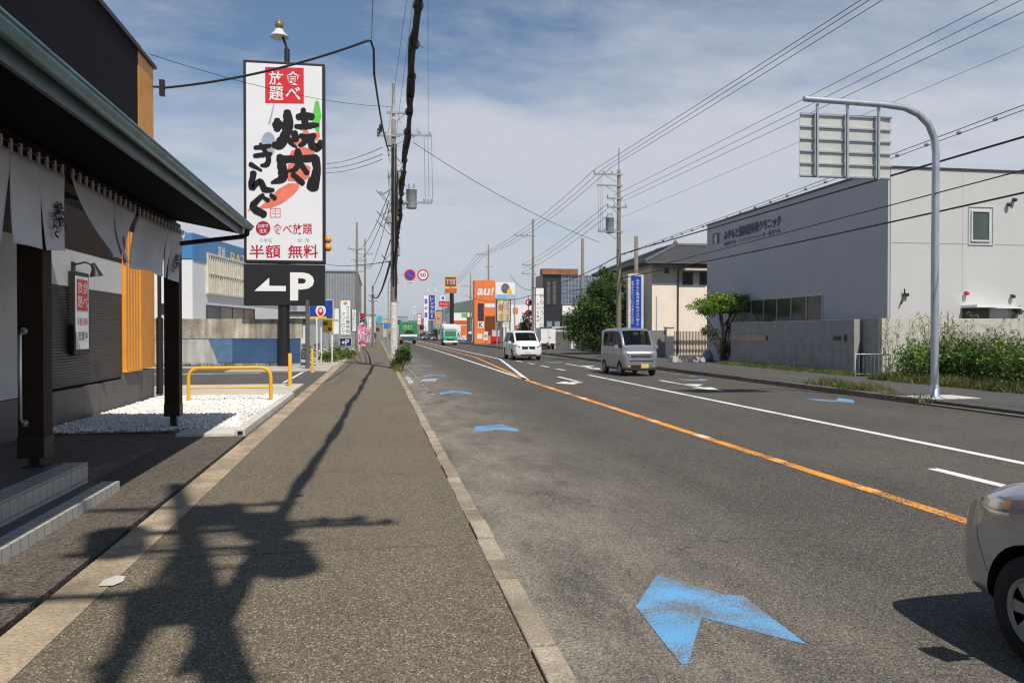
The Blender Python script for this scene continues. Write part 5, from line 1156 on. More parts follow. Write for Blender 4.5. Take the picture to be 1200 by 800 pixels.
for u0, u1, v0, v1, d, mt, lb in ((438,442.5,371,376.5,150,M('cyan_sign',(0.05,0.45,0.55),0.5),'small cyan sign far down the left pavement'), (442.5,448,370,378,120,M('teal_sign',(0.04,0.40,0.45),0.5),'round teal sign board far down the left pavement'), (449.5,458.5,378,385.5,110,M('azure_sign',(0.02,0.22,0.55),0.5),'blue hanging sign behind the thin sign pole'), (432,436,372,384,105,m_white,'white upright board past the pink flag')):
    board_sign('street_sign', lb, u0, u1, v0, v1, d, mt, m_steel, thick=0.1)

for (u0,u1,v0,v1,d,mt,tx,lb) in ((548.5,553,388,399,122,m_white,'宝','white upright shop sign left of the orange tower'), (566,572,388,399,104,m_white,'米','white upright sign in front of the orange tower'), (588.5,597,378,384,98,m_white,'駐車場','low white car park board under the menu posters'), (511,516,366,380,158,m_orange,'本','orange upright sign beside the grey narrow shop'), (483.5,488,359,368,200,m_white,'薬局','distant white sign board above the green truck'), (604,611,381,388,100,m_red,'安','small red board beside the white single-storey shop'), (530.5,534,383,396,150,m_yelsign,'中古','yellow upright sign beside the white truck'), (430,434.5,386,396,96,m_pinkf,'花','pink board behind the drooping cable pole'), (421,425,391,399,58,m_white,'入口','low white entrance board beside the pink banner')):
    board_sign('street_sign', lb, u0, u1, v0, v1, d, mt, m_steel, thick=0.12, lines=[('v',tx,u0+.8,v0+.8,u1-.8,v1-.8,m_letk if mt is not m_red else m_white)])
# hills at the horizon
b = MB(); r = random.Random(3); n = 60
for layer, (y, h0, col) in enumerate(((2300, 86, 0), (3000, 34, 0))):
    vs = []
    for i in range(n+1):
        x = -1500+4500*i/n; t = (x-(330 if layer == 0 else -200))/(170 if layer == 0 else 700); h = h0*math.exp(-t*t)*(1+.12*math.sin(i*1.7)) + 14+6*math.sin(i*.9+layer)
        vs += [(x, y, -5), (x, y, h), (x, y+700, h*0.3), (x, y+700, -5)]
    b.add(vs, [(4*i+k, 4*i+4+k, 4*i+5+k, 4*i+1+k) for i in range(n) for k in range(3)], 0, True)
structure(b, 'hills', M('hill_forest', (0.040,0.062,0.040), 0.95, 0, 0.3, 0.01, fine=0.3, fscale=0.06))
# small figure far along the left pavement
pg = G(439.3, 401.5, 0.12); pe = thing('person', 'tiny distant person in dark clothes walking on the pavement', 'person', (pg.x, pg.y, 0.12))
me = bpy.data.meshes.new('body'); J = [(0,0,.95),(0,0,1.2),(0,0,1.42),(0,0,1.52),(0,0,1.66),(.1,0,.92),(.11,.08,.5),(.11,-.02,.06),(-.1,0,.92),(-.11,-.12,.5),(-.11,-.22,.08),(.19,0,1.38),(.24,-.04,1.1),(.25,.08,.85),(-.19,0,1.38),(-.24,.04,1.1),(-.25,-.08,.85)]
me.from_pydata(J, [(0,1),(1,2),(2,3),(3,4),(0,5),(5,6),(6,7),(0,8),(8,9),(9,10),(2,11),(11,12),(12,13),(2,14),(14,15),(15,16)], [])
bo = bpy.data.objects.new('body', me); COL.objects.link(bo); bo.parent = pe; me.materials.append(M('dark_clothes', (0.03,0.045,0.06), 0.8))
sk = bo.modifiers.new('skin', 'SKIN'); rad = [.15,.16,.15,.06,.10,.10,.075,.055,.10,.075,.055,.07,.05,.04,.07,.05,.04]
for i, q_ in enumerate(me.skin_vertices[0].data): q_.radius = (rad[i], rad[i]*.8); q_.use_root = (i == 0)
bo.modifiers.new('smooth', 'SUBSURF').levels = 1; bo.modifiers['smooth'].render_levels = 1
# ------------------------------------------------------------------ utility poles
m_ins = M('insulator_glaze', (0.55,0.54,0.52), 0.25); m_arm = M('crossarm_steel', (0.30,0.31,0.32), 0.55, 0.4)
m_can = M('transformer_grey', (0.30,0.32,0.33), 0.5, 0.1)
m_wrap = M('pole_wrap', (0.60,0.57,0.52), 0.7, 0, 0.25, 9, fine=0.2, fscale=40)
def utility_pole(label, x, y, h, arms=(), cans=(), r0=0.175, r1=0.10, wrap=False, group='utility poles along the road', cap=0.0, boxes=(), steps=True, mat=None):
    o = thing('utility_pole', label, 'utility pole', (x, y, 0.05), group=group)
    hb = h-cap
    b = MB(); b.lathe([(r0,-0.3),(r0-(r0-r1)*.5,hb*.5),(r1,hb),(0.0,hb+0.02)], seg=16); b.build('pole', mat or m_polec, o)
    if cap: b = MB(); b.lathe([(r1*.75,hb-0.3),(r1*.72,h-0.08),(r1*.9,h-0.06),(r1*.9,h)], seg=12); b.build('top_pipe', M('pipe_pale', (0.55,0.55,0.53), 0.5, 0.2), o)
    if wrap: b = MB(); b.lathe([(r0+.008,0.35),(r0-.006,3.1)], seg=16); b.build('wrap', m_wrap, o)
    if steps:
        b = MB(); z = 2.2
        while z < hb-1: s = 1 if int(z*2.3) % 2 else -1; b.tube([(s*.1,0,z),(s*.27,0,z)], .011, 5); z += .45
        b.build('step_bolt', m_arm, o)
    for z, a0, a1, ins in arms:
        b = MB(); b.box(min(a0,a1), max(a0,a1), -.045-r1, .03-r1-.001, z-.045, z+.045)
        far_ = a1 if abs(a1) > abs(a0) else a0; b.tube([(far_*.6,-r1-.01,z-.03),(0,-r1*.6,z-.5)], .018, 5); b.build('crossarm', m_arm, o)
        for xi in ins:
            b = MB(); b.lathe([(.03,0.05),(.055,.07),(.035,.11),(.06,.13),(.035,.17),(.055,.19),(.02,.23)], (xi,-r1-.01,z), 10); b.tube([(xi,-r1-.01,z),(xi,-r1-.01,z+.08)], .012, 5); b.build('insulator', m_ins, o)
    for xc, z in cans:
        b = MB(); b.lathe([(.0,0),(.23,0.0),(.24,.03),(.24,.82),(.26,.84),(.26,.88),(.1,.95),(0,.95)], (xc,0,z), 18); b.tube([(0,0,z+.2),(xc,0,z+.2)], .03, 6); b.tube([(0,0,z+.7),(xc,0,z+.7)], .03, 6)
        for a in (-.12,.12): b.lathe([(.03,.88),(.045,1.0),(.03,1.04),(.045,1.08),(.015,1.18)], (xc+a,0,z), 8)
        b.build('transformer', m_can, o)
    for xc, z, sx_, sz_ in boxes: b = MB(); b.box(xc-sx_/2, xc+sx_/2, -.2, .1, z, z+sz_); b.build('equipment_box', m_can, o, bevel=.02)
    return o
PLx, PLy = 0.80, 37.2
pz = lambda v: AY(462, v, PLy).z-0.05
utility_pole('old weathered utility pole with a leafy shrub at its foot', PLx, PLy, pz(97), arms=[(pz(158), 0, 1.75, (1.2,1.65)), (pz(160), -0.75, .3, (-.7,-.35)), (pz(237), 0.1, 1.75, (1.4,1.6,1.75)), (pz(133), -.3, .9, (.75,))], cans=[(0.82, pz(244))], wrap=True, cap=1.7, boxes=[(-.22,pz(172),.25,.5),(.25,pz(212),.22,.35),(-.2,pz(262),.2,.4),(.2,pz(300),.18,.5)])
PL_ = bpy.data.objects['utility_pole']
for k, (dx, dz, ln) in enumerate(((-.55,pz(150),.5),(-.62,pz(153),.45),(-.7,pz(157),.42),(.32,pz(140),.35),(1.1,pz(152),.3))):
    b = MB(); b.lathe([(.02,-ln/2),(.05,-ln*.3),(.03,-ln*.2),(.055,-ln*.1),(.03,0),(.055,ln*.1),(.03,ln*.2),(.05,ln*.3),(.02,ln/2)], (dx,-.12,dz), 8, 'z'); b.build('strain_insulator', m_black if k < 3 else m_ins, PL_)
b = MB(); r = random.Random(12)
for k in range(15):
    z0 = pz(r.uniform(140,300)); sx_ = r.choice((-1,1)); w_ = r.uniform(.25,.8); b.tube([(sx_*.1,-.1,z0), (sx_*w_*.7,-.15,z0-r.uniform(.2,.5)), (sx_*w_,-.12,z0-.1), (sx_*.15,-.15,z0-r.uniform(.5,1.3))], .012, 5)
for k in range(5): x = r.uniform(-.14,.14); b.tube([(x,-.19,pz(170)),(x+r.uniform(-.05,.05),-.19,pz(240)),(x,-.18,pz(335))], .016, 5)
b.build('cable_loops', m_black, PL_)
# the pole behind the camera whose shadow falls across the foreground
PBx, PBy = 0.72, -1.15
utility_pole('utility pole with transformers behind the viewer, casting the pavement shadow', PBx, PBy, 15.2, arms=[(12.2,-0.4,1.75,(.8,1.15,1.4,1.7)),(12.45,0,1.55,(1.2,1.5)),(13.6,-1.1,1.1,(-.9,0.5,.9)),(9.8,-1.3,.2,(-1.2,)),(11.3,-.9,.9,(-.7,.7))], cans=[(.62,11.7),(-.55,11.2),(.6,10.2)], boxes=[(.3,12.5,.5,.8),(-.2,9.0,.5,.7)])
PRx, PRy = 13.95, 44.8
pr = lambda v: AY(718, v, PRy).z-0.05
utility_pole('tall utility pole with offset crossarm behind the silver van', PRx, PRy, pr(199), arms=[(pr(205), -1.55, .2, (-1.5,-.95,-.45)), (pr(218), -1.35, .2, ()), (pr(233), -.75, .2, (-.7,)), (pr(243), -.75, .45, (-.7,-.3,.4)), (pr(272), -1.3, .2, (-1.2,-.9))], cans=[(-.55, pr(273))], r0=.17, r1=.10)
b = MB(); b.tube([(PRx,PRy,pr(203)),(PRx,PRy,pr(172))], .03, 6); b.build('top_rod', m_arm, bpy.data.objects['utility_pole.002'], True)
def pole_at(label, u, vtop, d, **k):
    p = AD(u, 390, d); h = AD(u, vtop, d).z-0.05; return utility_pole(label, p.x, p.y, h, **k), p, h
po1, pp1, ph1 = pole_at('utility pole beside the white eatery sign', 624.5, 257, 82, arms=[(11.6,-1.9,.2,(-1.8,-1.2,-.6)),(8.6,-1.2,.3,(-1.1,)),(7.7,-1.2,.3,(-1.1,))])
po2, pp2, ph2 = pole_at('utility pole in front of the orange shop tower', 572.5, 287, 120, arms=[(13.3,-1.9,.2,(-1.7,-1.1,-.5)),(11.5,-.6,.6,(-.5,.5)),(9.5,-.6,.6,())])
po3, pp3, ph3 = pole_at('plain brown pole between the far hill and the orange tower', 551.5, 320, 140, arms=[(9.8,-1.7,.2,(-1.6,))], r0=.2)
pl1, pq1, qh1 = pole_at('concrete utility pole in front of the grey warehouse', 418.5, 261, 72, arms=[(9.2,-.8,.8,(-.7,.7)),(8.2,-.5,.9,(.8,)),(7.2,-.6,.6,())], r0=.16, r1=.09)
pl2, pq2, qh2 = pole_at('slim pole behind the warehouse pole on the left pavement', 428, 280, 95, arms=[(11,-.9,.9,(-.8,.8)),(9.6,-.9,.9,(-.8,.8))], r0=.16, r1=.09)
pl3, pq3, qh3 = pole_at('cable-hung pole where the thick drooping cable lands', 437, 335, 84, arms=[(5.6,-.5,.5,()),(5,-.5,.5,())], r0=.17, r1=.11)
for u, vt, d, lb in ((682.5,279.5,70,'bare concrete post rising behind the dark evergreen'), (745.3,277,57,'bare concrete post rising behind the tall blue clinic sign')):
    p = AD(u, 400, d); h = AD(u, vt, d).z; b = MB(); b.lathe([(.17,-.1),(.14,h-.1),(0,h-.09)], seg=14); tag(b.build('concrete_post', m_polec), lb, 'post').location = (p.x, p.y, .1)
p = AD(683, 400, 60); 
p = AY(769, 400, 53); b = MB(); b.lathe([(.04,0),(.035,AY(769,348,53).z)], seg=8); tag(b.build('thin_post', m_steel), 'thin grey post in front of the bushy garden tree', 'post').location = (p.x, 53, .05)

# traffic sign on a thin curved arm pole
sp0 = G(455, 415, 0.12); Ys = sp0.y; fa = lambda u, v: AY(u, v, Ys)
ts = thing('traffic_sign', 'thin arm pole with round no-parking and speed limit signs', 'traffic sign', (sp0.x, Ys, .12))
b = MB(); b.tube([(sp0.x,Ys,0), fa(455,340), fa(455.6,330), fa(458,324.5), fa(463,322), fa(502,322)], .038, 10); b.build('pole', m_steel, ts, True)
for u, kind in ((480.3,0),(495.6,1)):
    c = fa(u, 322.3); rr = (fa(u+7.1,322).x-c.x); b = MB(); b.lathe([(rr,-.02),(rr,.02)], (c.x, Ys-.08, c.z), 28, 'y', 1)
    f = lambda a, q_, e: Vector((c.x+a, Ys-.10-e, c.z+q_))
    def disc(r_, e, mi): b.add([f(r_*math.cos(t*PI/14), r_*math.sin(t*PI/14), e) for t in range(28)], [tuple(range(28))], mi)
    disc(rr*.99, .003, 1)
    if kind == 0:
        disc(rr*.96, .006, 0); disc(rr*.74, .010, 2)
        b.add([f(rr*.60,-rr*.45,.014), f(rr*.45,-rr*.60,.014), f(-rr*.60,rr*.45,.014), f(-rr*.45,rr*.60,.014)], [(0,1,2,3)], 0)
    else:
        disc(rr*.96, .006, 0); disc(rr*.72, .010, 1); put_text(b, '50', lambda a, q_: f(a,q_,.014), -rr*.48, -rr*.34, rr*.48, rr*.34, 2, .02)
    b.build('disc', [m_red, m_white, M('sign_cobalt', (0.02,0.07,0.42), .4)], ts, True)
c = fa(480.3, 331.6); b = MB(); b.box(c.x-.32, c.x+.32, Ys-.06, Ys-.04, c.z-.09, c.z+.09); fn = lambda a, q_: Vector((c.x+a, Ys-.066, c.z+q_)); put_text(b, '駐車禁', fn, -.27, -.06, .27, .06, 1); b.build('plate', [m_white, m_ink], ts, True)

# ------------------------------------------------------------------ wires
m_wire = M('wire_black', (0.02,0.02,0.022), .6)
def wire(name, label, p, q_, r=.011, sag=.0, group=None, seg=14, mat=None, n=5, wob=0, cat='cable'):
    p, q_ = Vector(p), Vector(q_); pts = []
    for i in range(seg+1):
        t = i/seg; v = p.lerp(q_, t)-Vector((0,0,sag*4*t*(1-t)))
        if wob and 0 < i < seg: v += Vector((math.sin(i*1.9)*wob, 0, math.cos(i*2.3)*wob))
        pts.append(v)
    b = MB(); b.tube(pts, r, n); o = b.build(name, mat or m_wire); return tag(o, label, cat, group)
def thru(p, u, v, z, ext=1.0):
    """from p towards the sky point seen at (u,v) at height z, carried on by the factor ext"""
    p = Vector(p); r = ray(u, v); q_ = O_ + r*((z-EYE)/r.z); return p + (q_-p)*ext
hi = [(PRx-1.5, PRy-.1, pr(199)), (PRx-.95, PRy-.1, pr(197)), (PRx-.45, PRy-.1, pr(195))]
for p, (u, v) in zip(hi, ((1003,0),(1013,0),(1028,0))): wire('power_line', 'high black power line from the offset crossarm towards the viewer', p, thru(p,u,v,11.5,2.0), .012, .1, 'power lines at the top of the right pole')
A0_ = [(pp1.x-1.8,pp1.y,11.8),(pp1.x-1.2,pp1.y,11.8),(pp1.x-.6,pp1.y,11.8)]
A1_ = [(pp2.x-1.7,pp2.y,13.5),(pp2.x-1.1,pp2.y,13.5),(pp2.x-.5,pp2.y,13.5)]
for p, q_ in zip(hi, A0_): wire('power_line', 'high black power line between the right pole and the eatery sign pole', p, q_, .016, .25, 'power lines between the right poles')
for p, q_ in zip(A0_, A1_): wire('power_line', 'thin power line between the eatery sign pole and the orange tower pole', p, q_, .02, .3, 'power lines between the far right poles')
A2_ = AD(520, 345, 190)
for k, p in enumerate(A1_): wire('power_line', 'faint power line dropping from the orange tower pole into the distance', p, A2_+Vector((k*.5,0,k*.2)), .025, .2, 'power lines far down the road')
mid = [(PRx-.3, PRy, pr(228)), (PRx+.1, PRy, pr(231)), (PRx+.3, PRy, pr(234))]
for p, (u, v) in zip(mid, ((1165,0),(1193,0),(1200,12))): wire('power_line', 'black power line rising to the upper right from the middle of the right pole', p, thru(p,u,v,10.2,1.8), .010, .05, 'power lines from the middle of the right pole')
lo = [(PRx-.7, PRy, pr(238)), (PRx-.7, PRy, pr(244)), (PRx-.5, PRy, pr(249))]
for k, p in enumerate(lo): wire('power_line', 'low black power line from the right pole to the poles behind', p, (pp1.x-1.1, pp1.y, 8.7-.4*k), .014, .3, 'low power lines between the right poles')
p = Vector((PRx+.15, PRy, pr(295)-.1)); e = thru(p,1200,118,7.1,1.9)
wire('twisted_cable', 'thin cable of a spiral-wrapped pair on the right side of the road', p, e, .011, .1, seg=20)
wire('spiral_wrap', 'beaded spiral-wrapped cable just under its thin carrier on the right', p-Vector((0,0,.05)), e-Vector((0,0,.06)), .010, .16, seg=20)
b = MB()
for i in range(46):
    t = (i+.5)/46; v = p.lerp(e, t)-Vector((0,0,.05+.14*4*t*(1-t))); b.lathe([(0,-.06),(.05,-.04),(.05,.04),(0,.06)], tuple(v), 6, 'y')
tag(b.build('cable_spacer', m_steel), 'row of pale clips along the spiral-wrapped cable', 'cable clip', kind='stuff')
p = Vector((PRx+.1, PRy-.1, pr(297))); wire('thick_cable', 'thick black cable crossing in front of the clinic roof edge', p, thru(p,1200,158,6.4,1.9), .030, .05, seg=18)
wire('thick_cable', 'thick black cable carrying on from the right pole to the eatery sign pole', p, (pp1.x-.2,pp1.y,6.3), .030, .5)
p = Vector((PRx+.1, PRy-.1, pr(321))); wire('service_cable', 'black cable across the middle of the clinic street wall', p, thru(p,1200,194,5.4,1.9), .016, .1, seg=18)
p = Vector((PRx+.1, PRy-.1, pr(325))); wire('service_cable', 'lower thick black cable across the clinic street wall', p, thru(p,1200,215,5.3,1.9), .026, .22, seg=18)
wire('service_cable', 'low black cable from the right pole over the dark evergreen', p, (pp1.x,pp1.y,5.6), .022, .3)
p = (PRx, PRy, pr(255)); wire('power_line', 'faint straight wire climbing right past the gantry sign', p, thru(p,940,165,9.6,3), .007, .0)
wire('service_cable', 'black cable dropping from the eatery sign pole to the orange shop', (pp1.x,pp1.y,6.1), AD(598,322,110), .03, .6)
wire('service_cable', 'dark cable looping from the eatery sign pole towards the poster board', (pp1.x,pp1.y,5.6), AD(545,346,120), .03, .8)
# left side
m_thick = M('bundle_sheath', (0.022,0.018,0.015), .75, 0, .35, 14, .8, 30)
pb = Vector((PBx-.12, PBy, 7.6)); tl_ = Vector((PLx+.12, PLy-.25, pz(290)))
pts = [thru(tl_,490,0,6.9,1.0)]; m0 = pts[0]
d_ = (m0-tl_)
def bundle(label, p, q_, sag, rad, strands, seed):
    r = random.Random(seed); p, q_ = Vector(p), Vector(q_); L_ = (q_-p).length; b = MB(); n = int(L_*1.6)
    for s in range(strands):
        ph = r.uniform(0, 6.28); k = r.uniform(.5,1.3); rr = rad*r.uniform(.25,.75); pts = []
        for i in range(n+1):
            t = i/n; c = p.lerp(q_, t)-Vector((0,0,sag*4*t*(1-t))); a = ph+k*t*L_*.9+.5*math.sin(i*1.3+s)
            pts.append(c+Vector((math.cos(a)*rr*(1+.5*math.sin(i*.8+s*2)), 0, math.sin(a)*rr)))
        b.tube(pts, rad*r.uniform(.33,.5), 6)
    for i in range(0, n, 2):
        t = (i+r.random())/n; c = p.lerp(q_, t)-Vector((0,0,sag*4*t*(1-t))); dd = (q_-p).normalized()*.05
        b.tube([c-dd, c+dd], rad*1.06, 8); 
        if r.random() < .5: b.tube([c+Vector((rad*.8,0,0)), c+Vector((rad*1.9,.1,-rad*r.uniform(.2,1.2)))], .008, 4)
    return tag(b.build('cable_bundle', m_thick), label, 'cable')
bundle('thick ragged black cable bundle running overhead along the pavement', tl_, tl_+d_*((PLy-PBy)/(PLy-m0.y)), .12, .078, 5, 3)
bundle('black cable bundle sagging to the pole with transformers behind the viewer', (PBx,PBy,11.5), (.55,-12,8.3), .7, .10, 4, 5)
wire('cable_bundle', 'dark cable bundle strapped down the side of the old weathered pole', (PLx+.17,PLy-.18,pz(200)), (PLx+.10,PLy-.20,pz(345)), .05, 0, seg=16, n=7, wob=.02, mat=m_thick)
wire('cable_bundle', 'thick black cable drooping left from the old pole to the cable-hung pole', (PLx-.15,PLy,pz(305)), (pq3.x,pq3.y,5.7), .055, .9, seg=16, n=7, mat=m_thick)
wire('service_cable', 'thin black cable beside the drooping thick one on the left', (PLx-.15,PLy,pz(280)), (pq3.x,pq3.y,6.6), .03, .3)
for u, k in ((476,0),(484,1),(501.5,2)):
    p = Vector((PLx+(-.3,.1,1.6)[k], PLy, pz((165,160,150)[k]))); wire('power_line', 'thin high wire running up over the pavement from the old pole', p, thru(p,u,0,12.4,1.9), .007, .1, 'high wires above the pavement')
H = AD(435.5, 46, 20)
q1_ = thru(H,437,0,9.6,1.0); wire('messenger_wire', 'thin vertical-looking messenger wire above the bent service cable', H, H+(q1_-H)*12, .008, 0)
wl_ = Vector((WX+.22, 21.43, 7.95))
wire('service_cable', 'black service cable strung from the dark tower wall to its hook', wl_, H+Vector((-.1,0,-.05)), .030, .18, seg=20, n=6)
pts = [H+Vector((-.15,0,-.05)), H+Vector((-.02,.02,-.04)), H+Vector((.05,.3,-.15)), H+Vector((.06,1.2,-.5))] + [Vector(H+Vector((.06,1.2,-.5))).lerp(Vector((PLx-.2,PLy,pz(176))), t/8)-Vector((0,0,.35*4*(t/8)*(1-t/8))) for t in range(1,9)]
b = MB(); b.tube(pts, .030, 6); tag(b.build('service_cable', m_wire), 'wavy black service cable bending down to the old weathered pole', 'cable')
wire('power_line', 'thin wire passing behind the tall white sign to the old pole', AX(176,64,WX), (PLx-.1,PLy,pz(124)), .009, .3)
wire('power_line', 'thin wire crossing over the road between the two main poles', (PLx+.9,PLy,pz(165)), (PRx-1.2,PRy,pr(283)), .014, .35)
for k, (v0, v1) in enumerate(((188,172),(193,180),(198,186))): wire('power_line', 'short black wire leaving the old pole towards the pole sign', (PLx-.5,PLy,pz(v1)), AD(372,v0+4,60), .016, .25, 'black wires left of the old pole')
for k in range(3): wire('service_cable', 'slack grey wire between the old pole and the warehouse poles', (PLx-.2,PLy,pz(225+k*9)), ((pq1.x,pq1.y,9.1-.6*k) if k < 2 else (pq2.x,pq2.y,9.6)), .018, .6+.3*k, 'slack wires towards the warehouse')
wire('service_cable', 'low grey wire stretched from the old pole past the pole sign', (PLx-.15,PLy,pz(305)), AD(383,310,70), .022, .15)
for k in range(3):
    x = PLx+1.4+.17*k; wire('jumper_wire', 'thin jumper wire hanging between the crossarms of the old pole', (x,PLy-.12,pz(159)), (x+.05,PLy-.12,pz(235)), .008, 0, 'jumper wires on the old pole')
for k in range(3):
    x = PRx-1.3+.12*k; wire('jumper_wire', 'thin jumper wire hanging between the crossarms of the right pole', (x,PRy-.12,pr(206)), (x+.05,PRy-.12,pr(270)), .008, 0, 'jumper wires on the right pole')

# ------------------------------------------------------------------ vehicles
def car_glass(name, tint, refl):
    m = bpy.data.materials.new(name); m.use_nodes = True; t = m.node_tree; L = t.links.new; b = t.nodes['Principled BSDF']
    b.inputs['Base Color'].default_value = (0.01,0.014,0.014,1); b.inputs['Roughness'].default_value = 0.03; b.inputs['Specular IOR Level'].default_value = 0.6
    tr = t.nodes.new('ShaderNodeBsdfTransparent'); tr.inputs[0].default_value = (*tint,1); mx_ = t.nodes.new('ShaderNodeMixShader'); mx_.inputs[0].default_value = refl
    L(tr.outputs[0], mx_.inputs[1]); L(b.outputs[0], mx_.inputs[2]); L(mx_.outputs[0], t.nodes['Material Output'].inputs[0]); return m
m_wind = car_glass('car_glass', (0.62,0.70,0.66), 0.30); m_side = car_glass('car_side_glass', (0.40,0.43,0.42), 0.45)
m_seat = M('seat_fabric', (0.035,0.035,0.038), .9, 0, .15); m_dash = M('dashboard_black', (0.018,0.018,0.019), .7, 0, .1)
def cabin(o, w_, y0, y1, yd, belt, seats, hseat):
    box_part(o, 'cabin_floor', m_dash, -w_, w_, y0, yd, .35, belt-.42, .02); box_part(o, 'dashboard', m_dash, -w_, w_, yd-.35, yd+.30, .5, belt-.03, .05)
    for ys in seats:
        for s in (-1,1):
            b = MB(); b.box(s*w_*.5-.22, s*w_*.5+.22, ys-.1, ys+.05, .5, hseat); st_ = b.build('seat', m_seat, o, bevel=.05)
            b = MB(); b.box(s*w_*.5-.13, s*w_*.5+.13, ys-.1, ys, hseat+.05, hseat+.25); b.build('headrest', m_seat, st_, bevel=.04)
    b = MB(); n = 14; b.tube([(w_*.5*-1+.17*math.cos(t*2*PI/n), yd-.42+.05*math.sin(t*2*PI/n), belt+.02+.16*math.sin(t*2*PI/n)) for t in range(n+1)], .016, 6, caps=False); b.build('steering_wheel', m_dash, o)
m_trim = M('car_trim_black', (0.012,0.012,0.013), .5, 0, .1); m_well = M('wheel_well', (0.006,0.006,0.006), .9, 0, .1)
m_lens = M('lamp_lens', (0.50,0.49,0.45), .07, .55, .35, 11, spec=.8, coat=1); m_tail = M('tail_lens', (0.35,0.01,0.01), .15); m_amber = M('indicator_amber', (0.7,0.25,0.02), .2)
m_rim = M('wheel_rim', (0.36,0.36,0.37), .38, .25, .08); m_chrome = M('chrome', (0.6,0.6,0.6), .15, 1.0, .05)
m_plateY = M('plate_yellow', (0.62,0.48,0.14), .5); m_plateW = M('plate_white', (0.65,0.65,0.62), .5)
def wheel(parent, x, y, r, w_, seg=24, spokes=7, side=1):
    b = MB(); b.lathe([(r*.62,-w_/2),(r*.93,-w_/2),(r,-w_*.36),(r,w_*.36),(r*.93,w_/2),(r*.62,w_/2)], (x,y,r), seg, 'x', 0, False); wh = b.build('wheel', m_rub, parent)
    b = MB(); xo = x+side*w_*.5; s = side
    b.lathe([(r*.63,-s*w_*.02),(r*.60,s*.004),(r*.56,-s*.02)], (xo,y,r), seg, 'x', 0, False)
    b.lathe([(r*.14,-s*.03),(r*.15,s*.0),(0.0,s*.004)], (xo,y,r), 14, 'x')
    for k in range(spokes):
        a = 2*PI*k/spokes; ca, sa = math.cos(a), math.sin(a)
        P = lambda rr, t, h: (xo+h, y+rr*ca-t*sa, r+rr*sa+t*ca)
        t0, t1 = r*.075, r*.115
        b.add([P(r*.10,-t0,-s*.012),P(r*.58,-t1,-s*.016),P(r*.58,t1,-s*.016),P(r*.10,t0,-s*.012),P(r*.10,-t0,-s*.03),P(r*.58,-t1,-s*.03),P(r*.58,t1,-s*.03),P(r*.10,t0,-s*.03)], [(0,1,2,3),(4,7,6,5),(0,4,5,1),(1,5,6,2),(2,6,7,3),(3,7,4,0)])
    b.build('rim', m_rim, wh)
    b = MB(); b.lathe([(r*.61,0),(0,.001)], (xo-side*.05,y,r), seg, 'x'); b.build('brake_disc', m_trim, wh)
    return wh
from mathutils.bvhtree import BVHTree
